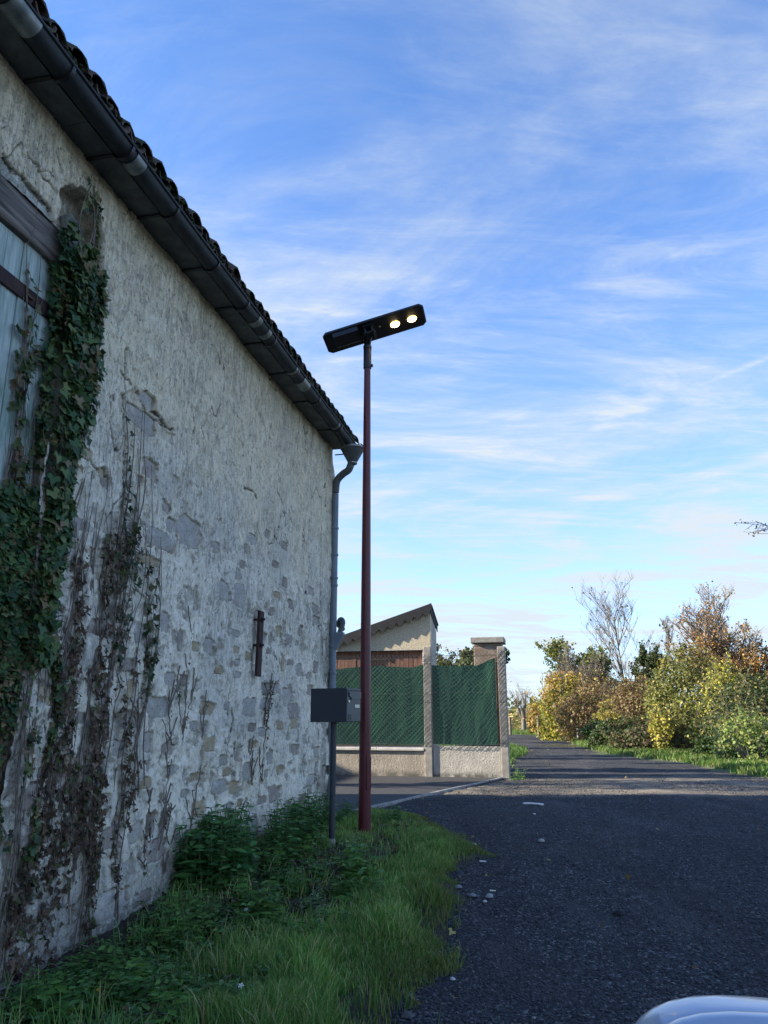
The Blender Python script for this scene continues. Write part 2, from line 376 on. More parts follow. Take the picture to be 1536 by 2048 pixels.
def mat_stone(name, a, b):
    m, nt, p = new_mat(name); g = G(nt); oi = g.n('ShaderNodeObjectInfo'); v = g.coord()
    n = g.noise(v, 9, 6, .7); c = g.mix(g.ramp(n, .3, .7), a, b)
    c = g.mix(g.ramp(oi.outputs['Random'], 0, 1, 0, .35), c, tuple(q * .6 for q in a))
    c = g.mix(g.ramp(g.noise(v, 14, 6, .75), .54, .62, 0, .6), c, (.66, .62, .54)); c = g.mix(g.ramp(g.noise(v, 50, 4, .7), .57, .66, 0, .8), c, (.08, .075, .065))
    g.put(p.inputs['Base Color'], c); p.inputs['Roughness'].default_value = .9
    g.put(p.inputs['Normal'], g.bump(g.noise(v, 30, 6, .7), .8, .015)); return m
M['stone_grey'] = mat_stone('grey_stone', (.38, .36, .31), (.56, .53, .47))
M['stone_ochre'] = mat_stone('ochre_stone', (.40, .31, .18), (.56, .47, .31))
M['stone_brown'] = mat_stone('brown_stone', (.32, .27, .22), (.44, .38, .33))
def mat_wood(name, a, b, c3, c4=None):
    m, nt, p = new_mat(name); g = G(nt); v = g.coord()
    gr = g.noise(g.map(v, (9, 9, .7)), 3, 8, .75, .3)
    c = g.mix(g.ramp(gr, .35, .65), a, b); c = g.mix(g.ramp(g.noise(g.map(v, (2, 2, .5)), 2.4, 5), .5, .68), c, c3)
    if c4: c = g.mix(g.ramp(g.noise(g.map(v, (6, 6, .35), (0, 0, 0), (5, 2, 0)), 2, 5), .56, .7, 0, .8), c, c4)
    g.put(p.inputs['Base Color'], c); p.inputs['Roughness'].default_value = .85
    g.put(p.inputs['Normal'], g.bump(gr, .7, .01)); return m
M['shutter'] = mat_wood('peeling_green_boards', (.28, .38, .34), (.52, .60, .56), (.15, .25, .19), (.75, .77, .73))
M['beam'] = simple('weathered_oak', (.06, .05, .045), (.27, .24, .21), 3.0, .9, bump=1., bscale=7, stretch=(.6, 9, 9))
M['greypost'] = mat_wood('grey_post_wood', (.22, .24, .24), (.42, .44, .43), (.10, .11, .09), (.5, .5, .48))
def mat_tile():
    m, nt, p = new_mat('mossy_roof_tile'); g = G(nt); v = g.coord(); oi = g.n('ShaderNodeObjectInfo')
    c = g.mix(g.ramp(g.noise(v, 12, 5), .35, .7), (.075, .055, .045), (.16, .11, .08))
    geo = g.n('ShaderNodeNewGeometry'); wp = geo.outputs['Position']
    c = g.mix(g.ramp(g.noise(wp, 5, 5), .44, .6), c, (.030, .042, .016))
    c = g.mix(g.ramp(g.noise(wp, 20, 4), .6, .7), c, (.22, .20, .15))
    g.put(p.inputs['Base Color'], c); p.inputs['Roughness'].default_value = .95
    g.put(p.inputs['Normal'], g.bump(g.noise(wp, 40, 6, .7), 1., .02)); return m
M['tile'] = mat_tile()
def mat_ground():
    m, nt, p = new_mat('soil_and_turf'); g = G(nt); v = g.coord()
    c = g.mix(g.ramp(g.noise(v, 4, 6), .35, .65), (.030, .024, .017), (.055, .045, .030))
    far = g.mix(g.ramp(g.noise(v, .06, 6), .4, .6), (.055, .085, .025), (.10, .11, .05))
    far = g.mix(g.ramp(g.noise(v, 3, 5), .4, .7, 0, .5), far, (.035, .07, .018))
    sp = g.n('ShaderNodeSeparateXYZ'); g.put(sp.inputs[0], v)
    c = g.mix(g.ramp(sp.outputs[1], 10., 15.), c, far)
    g.put(p.inputs['Base Color'], c); p.inputs['Roughness'].default_value = .95
    g.put(p.inputs['Normal'], g.bump(g.noise(v, 30, 6, .7), .8, .03)); return m
M['ground'] = mat_ground()
def mat_track():
    m, nt, p = new_mat('dark_gravel_track'); g = G(nt); v = g.coord()
    vc = g.voro(v, 55, 'F1', 'Color'); vd = g.voro(v, 55)
    bw = g.n('ShaderNodeRGBToBW'); g.put(bw.inputs[0], vc)
    c = g.mix(g.ramp(bw.outputs[0], .25, .85), (.022, .024, .029), (.082, .087, .097))
    c = g.mix(g.ramp(bw.outputs[0], .80, .84, 0, .8), c, (.22, .22, .22))
    c = g.mix(g.ramp(g.noise(v, .55, 5), .42, .66, 0, .55), c, (.046, .045, .046))
    c = g.mix(g.ramp(g.noise(g.map(v, (1, .25, 1)), 1.4, 4), .5, .7, 0, .5), c, (.022, .023, .027))
    c = g.mix(g.ramp(g.noise(g.map(v, (1, .35, 1), (0, 0, .25), (4, 4, 4)), 1.1, 6, .65), .52, .68, 0, .5), c, (.105, .104, .106))
    c = g.mix(g.ramp(g.noise(g.map(v, (1, 1, 1), (0, 0, 0), (9, 4, 4)), 2.4, 6, .7), .60, .68, 0, .6), c, (.010, .011, .013))
    p.inputs['Roughness'].default_value = .95; p.inputs['Specular IOR Level'].default_value = .2
    sy = g.n('ShaderNodeSeparateXYZ'); g.put(sy.inputs[0], v); yn = g.math('ADD', sy.outputs[1], g.math('MULTIPLY', g.math('SUBTRACT', g.noise(v, .8, 4), .5), 3.0)); sunstripm = g.math('MULTIPLY', g.ramp(yn, 11.9, 13.3), g.ramp(yn, 16.8, 15.4))
    c = g.mix(g.math('MULTIPLY', sunstripm, g.ramp(g.noise(g.map(v, (.6, 1, 1)), 2.2, 6, .7), .34, .6, .25, .85)), c, (.31, .265, .20))  # tan gravel band, lightened in the colour to strengthen the sunlit strip
    g.put(p.inputs['Base Color'], c)
    h = g.math('ADD', g.math('MULTIPLY', vd, -1.), g.math('MULTIPLY', g.noise(v, 18, 5), 1.2))
    g.put(p.inputs['Normal'], g.bump(h, .9, .02)); return m
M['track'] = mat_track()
M['hill'] = simple('distant_hill', (.10, .14, .17), (.13, .17, .19), .02, 1)

# ------------------------------------------------------------------ terrain
def poly_sd(x, y, poly):
    """signed distance, positive inside"""
    x = np.asarray(x, float); y = np.asarray(y, float); P = np.array(poly, float)
    dmin = np.full(x.shape, 1e9); ins = np.zeros(x.shape, bool)
    for i in range(len(P)):
        a = P[i]; b = P[(i + 1) % len(P)]; e = b - a
        t = np.clip(((x - a[0]) * e[0] + (y - a[1]) * e[1]) / max(1e-9, e @ e), 0, 1)
        dmin = np.minimum(dmin, np.hypot(x - a[0] - t * e[0], y - a[1] - t * e[1]))
        c = ((a[1] > y) != (b[1] > y)) & (x < (b[0] - a[0]) * (y - a[1]) / (b[1] - a[1] + 1e-12) + a[0]); ins ^= c
    return np.where(ins, dmin, -dmin)
vg = [on_ground(*q)[:2] for q in [(738, 1618), (800, 1625), (855, 1634), (910, 1664), (962, 1692), (1000, 1712), (935, 1737), (902, 1765), (898, 1810), (912, 1850), (908, 1905), (872, 1950), (845, 2000), (815, 2048)]]
VERGE = [tuple(p) for p in vg] + [(.25, 3.0), (.1, 1.5), (0, -4), (-6, -4), (-6, 9), (-2.4, 9.2), (-.9, 9.9)]
TRACK = [(0, -8), (9, -8), (8.6, 8), (7.9, 12), (7.4, 16.5), (7.7, 21.2), (7.0, 25.7), (8.0, 34), (9.7, 42), (9.8, 48), (7, 54), (-4, 60), (-12, 62), (-12, 57), (-4, 53), (3, 46), (5.0, 38), (5.4, 30), (4.4, 25), (3.3, 20.5), (2.6, 17.5), (2.45, 15.75), (-.3, 10.6), (-1, 9), (-2, 3)]
DRIVE = [(-.72, 10.05), (-.15, 10.96), (2.38, 15.84), (2.45, 16.1), (-11, 19.0), (-11, 12.9), (-.77, 10.72)]
def track_sd(x, y):
    wob = (fbm(x * 2.2, y * 2.2, 6, 4, .6) - .5) * .8
    near = 1 - sstep(11, 16, y)
    return np.minimum(poly_sd(x, y, TRACK), -poly_sd(x, y, VERGE)) + wob * (.55 + .8 * (1 - near))
def verge_z(x, y):
    """height of the soil surface"""
    t = track_sd(x, y); k = sstep(.05, -.7, t)
    b = .10 * (fbm(x * .8, y * .8, 3, 9) - .4)
    d_ = poly_sd(x, y, DRIVE)
    return gz(x, y) + np.where(d_ > -.12, -.03, k * (.035 + b * .8) - .03 * sstep(-.12, .1, t))
def graded(lo, a, b, hi, fine, grow=1.25):
    mid = list(np.arange(a, b + 1e-6, fine)); l = []; r = []
    s = fine; x = a
    while x > lo: s *= grow; x -= s; l.append(max(x, lo))
    s = fine; x = b
    while x < hi: s *= grow; x += s; r.append(min(x, hi))
    return np.array(sorted(l) + mid + r)
xs = graded(-2500, -3.2, 3.2, 2500, .05, 1.06); ys = graded(-800, 2.0, 10.5, 4500, .05, 1.045)
X, Y = np.meshgrid(xs, ys, indexing='ij')
def grid_faces(nx, ny, mask=None):
    i = np.arange(nx - 1)[:, None] * ny + np.arange(ny - 1)[None]; f = np.stack([i, i + ny, i + ny + 1, i + 1], -1)
    return f[mask] if mask is not None else f.reshape(-1, 4)
Zg = verge_z(X, Y) + .02 * (fbm(X * 7, Y * 7, 3, 21) - .5) * (poly_sd(X, Y, VERGE) > 0)
ground = npmesh('ground', np.stack([X, Y, Zg], -1).reshape(-1, 3), grid_faces(*X.shape), M['ground'], smooth=True)
tag(ground, kind='structure')
xs = graded(-12.5, -1.0, 6.0, 10.5, .045, 1.05); ys = graded(-8, 2.0, 17, 62.5, .045, 1.04)
X, Y = np.meshgrid(xs, ys, indexing='ij'); T = track_sd(X, Y); Dd = poly_sd(X, Y, DRIVE)
ok = (T > -.35) & (Dd < .02)
rut = .02 * (fbm(X * .5, Y * .25, 3, 31) - .5) + .018 * (fbm(X * 6, Y * 6, 4, 33) - .5) + .05 * (fbm(X * .9, Y * .7, 3, 35) - .5) * sstep(9, 13, Y)
Zt = gz(X, Y) + rut - .05 * sstep(.05, -.3, T)
mk = ok[:-1, :-1] & ok[1:, :-1] & ok[:-1, 1:] & ok[1:, 1:]
V = np.stack([X, Y, Zt], -1).reshape(-1, 3); F = grid_faces(*X.shape, mk)
used = np.unique(F); rm = np.zeros(len(V), int); rm[used] = np.arange(len(used))
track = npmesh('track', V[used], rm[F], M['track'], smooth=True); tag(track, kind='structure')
b = MB(); b.prism([(x, y) for x, y in DRIVE], -.05, .012, 'z'); tag(b.build('driveway', M['asphalt']), kind='structure')
# far hill
ang = np.linspace(-.6, 1.2, 60); R0 = 2300
top = 16 + 26 * fbm(ang * 5, ang * 0, 4, 51)
V = [(R0 * math.sin(a), R0 * math.cos(a), -2) for a in ang] + [(1.15 * R0 * math.sin(a), 1.15 * R0 * math.cos(a), h) for a, h in zip(ang, top)] + [(1.5 * R0 * math.sin(a), 1.5 * R0 * math.cos(a), -2) for a in ang]
F = [(r * 60 + i, r * 60 + i + 1, (r + 1) * 60 + i + 1, (r + 1) * 60 + i) for r in range(2) for i in range(59)]
tag(npmesh('hills', V, F, M['hill'], smooth=True), kind='structure')

# ------------------------------------------------------------------ barn
AL = math.atan(.218); dW = np.array([-math.sin(AL), -math.cos(AL)]); nW = np.array([math.cos(AL), -math.sin(AL)])
C0 = np.array([-.738, 10.7]); BRZ = math.atan2(dW[1], dW[0])
def on_wall(px, py, off=0.0):
    r = ray(px, py); c0 = C0 + nW * off; t = (c0 @ nW) / (r[:2] @ nW)
    p = np.array([0, 0, CAM_H]) + t * r; return float((p[:2] - C0) @ dW), float(p[2])
def wall_world(u, off, z):
    p = C0 + dW * u + nW * off; return np.array([p[0], p[1], z])
barn = thing('barn', 'old stone barn with peeling lime plaster, mossy tile roof and zinc gutter', 'barn', (C0[0], C0[1], 0), BRZ)
EAVE = 4.96
# stones seen in the plaster: pixel centre, pixel size, colour
ST = [(300,940,30,46,'b'),(378,1065,46,60,'g'),(318,1078,46,36,'g'),(345,1050,22,26,'g'),(346,1096,13,22,'o'),(285,838,64,40,'g'),(296,798,32,26,'g'),
(446,1183,24,40,'g'),(474,1190,26,46,'g'),(356,1283,13,44,'b'),(418,1293,28,34,'g'),(387,1293,18,18,'o'),(469,1300,15,12,'o'),(521,1322,12,14,'b'),(565,1329,10,28,'o'),
(317,1415,52,44,'g'),(418,1417,30,26,'o'),(492,1415,28,38,'g'),(532,1378,20,26,'g'),(527,1410,24,26,'g'),(549,1378,20,22,'g'),(575,1394,24,38,'g'),(588,1422,20,30,'b'),(588,1448,18,22,'o'),
(418,1488,26,28,'o'),(384,1453,15,22,'g'),(412,1451,15,20,'g'),(446,1521,20,24,'g'),(472,1512,12,20,'b'),(539,1515,16,34,'g'),(392,1554,28,15,'o'),(453,1544,18,14,'o'),(492,1541,22,34,'g'),
(529,1547,12,20,'g'),(443,1573,26,26,'g'),(469,1574,22,24,'o'),(547,1590,26,34,'b'),(453,1616,20,20,'g'),(394,1619,28,34,'o'),(479,1606,12,16,'o'),(327,1639,20,44,'g'),(300,1648,26,54,'b'),
(410,1652,24,24,'o'),(497,1658,24,46,'g'),(466,1668,20,18,'g'),(365,1694,20,32,'b'),(309,1700,48,44,'b'),(622,1560,18,22,'g'),(648,1606,18,34,'g'),(633,1218,15,20,'b'),(635,1240,15,16,'g'),
(580,1209,12,18,'b'),(632,1505,12,22,'g'),(195,1254,48,32,'b'),(62,1593,36,56,'b'),(219,1676,34,42,'b'),(269,1664,26,42,'g'),(95,1750,28,38,'g'),(281,1795,38,28,'b'),(50,1792,28,46,'b'),(161,1676,44,28,'b'),
(165,905,30,20,'o'),(210,965,24,18,'b'),(205,945,14,12,'o'),(330,1005,12,18,'g'),(350,960,12,16,'g'),(332,1015,20,20,'g'),(430,1095,14,24,'g'),(536,1068,12,18,'b'),(568,1092,18,16,'b'),(505,1080,18,22,'g'),
(280,960,10,10,'g'),(212,1100,16,26,'g'),(150,1300,30,34,'g'),(255,1330,24,30,'b'),(120,1480,28,32,'g'),(240,1500,30,34,'g'),(200,1600,34,24,'g'),(130,1830,30,40,'g'),(180,1760,34,26,'b'),(235,1745,30,30,'g'),
(345,1540,22,20,'g'),(335,1500,26,24,'b'),(370,1588,18,14,'g'),(505,1490,14,16,'o'),(520,1465,16,18,'g'),(560,1450,12,18,'o'),(560,1540,14,20,'o'),(590,1500,14,24,'b'),(610,1480,12,20,'g'),(600,1600,16,24,'b'),(575,1625,18,20,'g'),
(520,1600,20,18,'b'),(500,1455,16,18,'b'),(365,1360,20,18,'b'),(470,1350,16,14,'g'),(440,1340,14,18,'o'),(600,1340,14,26,'g'),(620,1380,12,20,'b'),(640,1440,12,22,'g'),(645,1540,12,20,'b'),(430,1700,20,22,'b')]
rs = np.random.RandomState(5)
stones = []
for px, py, w_, h_, k in ST:
    u0, z0 = on_wall(px - w_ / 2, py); u1, z1 = on_wall(px + w_ / 2, py); _, za = on_wall(px, py - h_ / 2); u, zb = on_wall(px, py + h_ / 2)
    stones.append([u, (za + zb) / 2, max(.05, abs(u0 - u1) / 2), max(.035, abs(za - zb) / 2), k])
tries = 0
while len(stones) < 195 and tries < 9000:
    tries += 1
    u = rs.uniform(.12, 7.3); z = -.25 + 3.2 * rs.rand() ** 2.4
    if rs.rand() < .2 * (z > 1.6): continue
    a = rs.uniform(.05, .15) * (1.25 if u > 4.5 else .85); bb = rs.uniform(.03, .09)
    if all(abs(u - s[0]) > (a + s[2]) * 1.12 or abs(z - s[1]) > (bb + s[3]) * 1.12 for s in stones):
        stones.append([u, z, a, bb, rs.choice(['g', 'g', 'b', 'o'], p=[.4, .1, .3, .2])])
stones = [s for s in stones if s[0] > .02 and s[0] < 7.6 and not (s[0] > 6.2 and s[1] > -.4 and s[1] < 4.45)]
# wall surface grid (u along wall, negative u goes round the far corner)
du = .0125
us = np.concatenate([np.arange(-.40, 4.6, du), np.arange(4.6, 7.75, .0078)]); dz = .0105; zs = np.arange(-.45, EAVE + .001, dz)
U, Z = np.meshgrid(us, zs, indexing='ij')
low = 1 - sstep(1.6, 3.4, Z)
D = .05 * (fbm(U * .55, Z * .5, 3, 60) - .5)
D += .026 * (fbm(U * 3.2, Z * 3.2, 4, 61) - .5) * (0.4 + low)
D += .024 * (fbm(U * 11, Z * 9, 4, 62, .65) - .5) * (.22 + low)
hole = np.zeros_like(U); crack = np.zeros_like(U); cem = np.zeros_like(U)
# flaked plaster: thin steps
fl = fbm(U * 2.4 + 3, Z * 1.7, 6, 63, .62)
D += .009 * sstep(.50, .512, fl) + .006 * sstep(.58, .592, fl) * low - .010 * sstep(.415, .40, fl) * (.4 + low)
fl2 = fbm(U * 7 + 9, Z * 6, 5, 64, .6)
pit = sstep(.625, .645, fl2) * (.3 + .7 * low); D -= .018 * pit; hole = np.maximum(hole, pit * .9)
# cracks
cw = np.abs(fbm(U * 1.5 + 2, Z * .8 + 1, 5, 65) - .5); ck = sstep(.006, .001, cw) * (fbm(U * 1.2, Z * 1.2, 3, 66) > .52)
D -= .012 * ck; crack = np.maximum(crack, ck)
def polyline_crack(pts, wd, depth):
    global D, crack
    P = [on_wall(*q) for q in pts]; dm = np.full(U.shape, 9.)
    Uw = U + .06 * (fbm(U * 14, Z * 14, 4, 67, .7) - .5); Zw = Z + .06 * (fbm(U * 14, Z * 14, 4, 68, .7) - .5)
    for (a0, a1), (b0, b1) in zip(P[:-1], P[1:]):
        ex, ey = b0 - a0, b1 - a1; t = np.clip(((Uw - a0) * ex + (Zw - a1) * ey) / (ex * ex + ey * ey + 1e-9), 0, 1)
        dm = np.minimum(dm, np.hypot(Uw - a0 - t * ex, Zw - a1 - t * ey))
    k = sstep(wd * .52, wd * .25, dm) * sstep(.36, .44, fbm(U * 7, Z * 7, 3, 69)); D -= depth * k; crack = np.maximum(crack, k)
for pts, wd in [([(5, 310), (30, 345), (55, 370), (80, 400), (98, 415), (105, 445)], .03), ([(50, 312), (75, 330), (90, 365), (115, 385)], .016), ([(112, 315), (117, 330)], .02),
                ([(135, 345), (146, 358), (143, 370)], .018), ([(240, 740), (285, 795), (345, 860), (352, 885)], .022), ([(250, 700), (250, 790), (250, 850), (247, 1000), (245, 1100)], .02),
                ([(600, 815), (597, 860), (598, 900)], .018), ([(270, 770), (300, 830), (350, 862)], .018), ([(160, 900), (205, 950), (220, 955)], .024), ([(486, 975), (505, 982), (517, 998)], .022),
                ([(555, 985), (575, 1020), (585, 1045)], .018), ([(320, 535), (330, 552)], .02), ([(285, 1045), (330, 1080)], .02), ([(560, 1050), (580, 1090)], .02), ([(600, 960), (610, 1100), (606, 1200)], .014),
                ([(385, 1050), (400, 1062)], .02), ([(440, 1040), (448, 1060)], .022), ([(180, 1010), (210, 1035)], .02), ([(645, 1010), (642, 1150), (645, 1300)], .02)]:
    polyline_crack(pts, wd, .022)
# plaster lost round each stone
for u, z, a, bb, k in stones:
    i0, i1 = np.searchsorted(us, [u - a * 1.8, u + a * 1.8]); j0, j1 = np.searchsorted(zs, [z - bb * 1.8, z + bb * 1.8])
    if i1 <= i0 or j1 <= j0: continue
    uu = U[i0:i1, j0:j1]; z_ = Z[i0:i1, j0:j1]
    th = np.arctan2((z_ - z) / bb, (uu - u) / a)
    rr = (np.abs((uu - u) / a) ** 4.5 + np.abs((z_ - z) / bb) ** 4.5) ** (1 / 4.5)
    rr = rr + .95 * (fbm(uu * 11 + u * 7, z_ * 11, 5, 70, .7) - .5)
    k_ = sstep(.98, .90, rr); lip = np.exp(-((rr - 1.08) / .12) ** 2)
    D[i0:i1, j0:j1] = D[i0:i1, j0:j1] * (1) - .034 * k_ + .006 * lip; hole[i0:i1, j0:j1] = np.maximum(hole[i0:i1, j0:j1], k_)
# lost-plaster area beside the beam end, recessed jamb beside the barn door
def pmask(pts, soft=.02, wob=.10, seed=80):
    P = [on_wall(*q) for q in pts]
    soft *= .6
    return sstep(-soft, soft, poly_sd(U + wob * (fbm(U * 6, Z * 6, 4, seed) - .5), Z + wob * (fbm(U * 6, Z * 6, 4, seed + 1) - .5), P))
mk1 = pmask([(124, 378), (150, 372), (185, 395), (196, 420), (205, 500), (206, 590), (200, 680), (185, 760), (170, 850), (140, 940), (110, 1010), (95, 1010), (95, 600), (105, 460), (124, 430)])
D -= .15 * mk1; hole = np.maximum(hole, mk1 * .8)
mk2 = pmask([(-60, 250), (0, 310), (60, 372), (100, 415), (108, 450), (100, 470), (0, 390), (-60, 330)], .012, .06, 84)
D -= .022 * mk2; cem = np.maximum(cem, mk2)
mk3 = pmask([(235, 790), (270, 775), (350, 870), (345, 890), (300, 870), (245, 860)], .012, .12, 86); D -= .022 * mk3; hole = np.maximum(hole, mk3 * .35)
DOOR_U = 6.33; DOOR_TOP = 4.04
dm = (U > DOOR_U + .03 * np.sin(Z * 3)) & (Z < DOOR_TOP + .24)
# profile round the corner
corner = np.clip(-U, 0, 1)
Pu = np.where(U > 0, U, 0.0); Po = np.where(U > 0, 0.0, U)     # round the corner: off goes negative
rr_ = .05; bev = np.exp(-(U / .05) ** 2) * .016
wob = .05 * (fbm(Z * 1.5, Z * 0 + 2, 4, 90) - .5) + .035 * (fbm(Z * 8, Z * 0 + 7, 3, 91) - .5)
Xl = np.where(U > 0, U, -D) + bev * 1. + wob * np.exp(-np.clip(U, 0, 9) * 6) * 1.0
Yl = np.where(U > 0, D + .060 * sstep(.5, 0, U) * sstep(4.9, 4.4, Z), U + .060 * sstep(4.9, 4.4, Z) * sstep(-.3, 0, U)) - bev + np.exp(-np.abs(U) * 9) * wob * .9
Vw = np.stack([Xl, Yl, Z], -1).reshape(-1, 3)
fm = ~(dm[:-1, :-1] & dm[1:, 1:])
Fw = grid_faces(*U.shape, fm)[:, ::-1]
wall = npmesh('wall', Vw, Fw, M['plaster'], barn, smooth=True, attrs={'hole': hole.ravel(), 'crack': crack.ravel(), 'cement': cem.ravel()})
b = MB(); b.box(7.70, 15, -.5, -.012, -.4, EAVE); b.box(.02, 15, -9.5, -9.0, -.4, EAVE); b.box(14.6, 15, -9, -.5, -.4, EAVE)
b.box(.02, .3, -9.0, -.41, -.4, EAVE)
b.prism([(-.45, EAVE), (-9.0, EAVE), (-4.75, 8.3)], .03, .28, 'x')
b.build('rear_wall', M['plaster'], barn)
# stones as separate pieces
rs = np.random.RandomState(8)
for u, z, a, bb, k in stones:
    n = 9; V = []; rad = 1.05 + .12 * rs.randn(n); e = 1.16
    iu = min(len(us) - 1, max(0, int(np.searchsorted(us, u)))); jz = min(len(zs) - 1, max(0, int((z + .45) / dz)))
    base = float(D[iu, jz]) + .034 - .007
    tilt = rs.uniform(-.008, .008); 
    for ring, (s_, dep) in enumerate(((1.12, -.055), (1.02, -.014), (.72, .003))):
        for i in range(n):
            t = 2 * math.pi * i / n + .2
            cx = math.copysign(abs(math.cos(t)) ** .45, math.cos(t)); cz = math.copysign(abs(math.sin(t)) ** .45, math.sin(t))
            V.append((a * s_ * rad[i] * cx * e, dep + tilt * cx + rs.uniform(-.003, .003), bb * s_ * rad[i] * cz * e))
    V.append((0, .004, 0))
    F3 = [(2 * n + i, 2 * n + (i + 1) % n, 3 * n) for i in range(n)]
    F4 = [(r * n + i, r * n + (i + 1) % n, (r + 1) * n + (i + 1) % n, (r + 1) * n + i) for r in range(2) for i in range(n)]
    o = npmesh('stone', V, [np.array(F3), np.array(F4)], M[{'g': 'stone_grey', 'b': 'stone_brown', 'o': 'stone_ochre'}[k]], wall, smooth=False)
    o.location = (u, base, z)
# barn door, lintel beam, jamb post, strap hinge
bw_ = .165; x = DOOR_U + .02; i = 0
fr = MB(); fr.box(DOOR_U - .02, 10.6, -.16, -.11, -.35, DOOR_TOP + .05)
door = fr.build('door', M['greypost'], barn)
rs = np.random.RandomState(3)
while x < 9.6:
    g_ = .006; wdt = bw_ * rs.uniform(.85, 1.15)
    q = MB(); q.box(-wdt / 2 + g_ / 2, wdt / 2 - g_ / 2, -.018, .018, -.33, DOOR_TOP + rs.uniform(-.01, .02))
    o = q.build('board', M['shutter'], door, bevel=.004, seg=1); o.location = (x + wdt / 2, -.085 + rs.uniform(-.004, .004), 0); x += wdt
q = MB(); q.box(6.26, 10.5, -.066, -.052, 3.66, 3.76); q.box(6.24, 6.30, -.066, -.04, 3.65, 3.77); o = q.build('strap_hinge', M['rust'], door, bevel=.003, seg=1)
q = MB()
q.tube([(6.27, -.07, 3.87), (6.27, -.07, 3.97)], .024, 10); q.box(6.24, 6.40, -.09, -.065, 3.90, 3.94); q.build('hinge_pin', M['rustred'], door, bevel=.003, seg=1)
# beam with splits
ub = np.linspace(6.30, 11, 120); V = []; prof = [(-.26, 4.02), (-.045, 4.02), (-.020, 4.035), (-.012, 4.07), (-.016, 4.11), (-.008, 4.15), (-.012, 4.19), (-.014, 4.23), (-.03, 4.27), (-.26, 4.28)]
for k, u in enumerate(ub):
    for j, (y_, z_) in enumerate(prof):
        nn = .022 * (vnoise(np.array(u * 1.3 + j * 7), np.array(j * 3.3), 71) - .5) + (-.02 if j in (3, 6) and vnoise(np.array(u * .9), np.array(j * 5.1), 72) > .45 else 0)
        V.append((u, y_ + (float(nn) if 0 < j < 9 else 0), z_ + .02 * float(vnoise(np.array(u * 1.1), np.array(1.0), 73))))
J = len(prof); F = [(k * J + j, k * J + (j + 1) % J, (k + 1) * J + (j + 1) % J, (k + 1) * J + j) for k in range(len(ub) - 1) for j in range(J)]
npmesh('lintel_beam', V, F, M['beam'], barn)
q = MB(); q.box(6.285, 6.302, -.26, -.05, 4.035, 4.275); q.build('beam_end', M['beam'], barn)
V = []; zz = np.linspace(3.98, 4.52, 40)
for z_ in zz:
    for j, (a_, y_) in enumerate([(6.10, -.16), (6.08, -.09), (6.13, -.05), (6.20, -.04), (6.27, -.05), (6.29, -.16)]):
        V.append((a_ + .05 * (float(vnoise(np.array(z_ * 9), np.array(j * 4.), 74)) - .5) + .06 * (z_ - 4.1), y_ - .02 + .03 * (float(vnoise(np.array(z_ * 4), np.array(j * 2.), 75)) - .5), z_ - .03 * (j % 2)))
F = [(k * 6 + j, k * 6 + (j + 1) % 6, (k + 1) * 6 + (j + 1) % 6, (k + 1) * 6 + j) for k in range(39) for j in range(6)]
F += [tuple(39 * 6 + j for j in (0, 1, 2, 3)), tuple(39 * 6 + j for j in (0, 3, 4, 5))]; npmesh('jamb_post', V, F, M['greypost'], barn, smooth=True)
# rusty iron bar bolted to the wall
ib = MB(); ib.box(-.055, .055, -.016, .016, -.33, .33)
u_, z_ = on_wall(505, 1287); bar = ib.build('iron_bar', M['rust'], barn, bevel=.004, seg=1); bar.location = (u_, .075, z_); bar.rotation_euler = (0, RAD(-1.5), 0)
q = MB(); q.tube([(.02, -.09, .0), (.02, .055, 0)], .013, 8); q.box(-.022, .022, .012, .026, -.022, .022)
for dz in (-.02, .24): o = q.build('bolt', M['rust'], bar) if dz < 0 else o.copy(); (col.objects.link(o) if dz > 0 else None); o.location = (0, 0, dz); o.parent = bar
# soffit, gutter
SO = .20; GC = .275; GR = .076
q = MB()
L0, L1 = .03, 12.0
seams = sorted([on_wall(px, py, .1)[0] for px, py in [(146, 265), (255, 395), (400, 570), (484, 655), (560, 740), (615, 810)]] + [8.3, 10.2])
e0 = L0
for e1 in seams + [L1]:
    s_ = MB(); s_.box(e0, e1 - .004, .0 - .06, SO, EAVE + .004, EAVE + .014); s_.box(e0, e1 - .004, SO - .012, SO, EAVE + .014, EAVE + .16)
    o = s_.build('soffit_panel', M['zinc'], barn); e0 = e1
def gutter_mesh(u0, u1, r, th=.004, nseg=14, bead=True, step=.25):
    V = []; F = []; un = np.linspace(u0, u1, max(2, int((u1 - u0) / step) + 1)); K = nseg + 1
    for u in un:
        sag = .006 * math.sin(u * 2.1)
        for rr in (r, r - th):
            for k in range(K):
                t = math.pi + math.pi * k / nseg
                V.append((u, GC + rr * math.cos(t), 5.0 + sag + rr * math.sin(t)))
    K2 = 2 * K
    for i in range(len(un) - 1):
        for k in range(K - 1):
            F.append((i * K2 + k, i * K2 + k + 1, (i + 1) * K2 + k + 1, (i + 1) * K2 + k)); F.append((i * K2 + K + k, (i + 1) * K2 + K + k, (i + 1) * K2 + K + k + 1, i * K2 + K + k + 1))
        F.append((i * K2, (i + 1) * K2, (i + 1) * K2 + K, i * K2 + K)); F.append((i * K2 + K - 1, i * K2 + K2 - 1, (i + 1) * K2 + K2 - 1, (i + 1) * K2 + K - 1))
    return V, F
V, F = gutter_mesh(.02, 12, GR)
q = MB(); q.add(V, F); q.tube([(u, GC + GR + .006, 5.0 + .006 * math.sin(u * 2.1)) for u in np.linspace(.02, 12, 60)], .011, 8)
q.prism([(GC + GR * math.cos(math.pi + math.pi * k / 14), 5.0 + GR * math.sin(math.pi + math.pi * k / 14)) for k in range(15)], .016, .02, 'x')
gutter = q.build('gutter', M['gutterzinc'], barn, smooth=True)
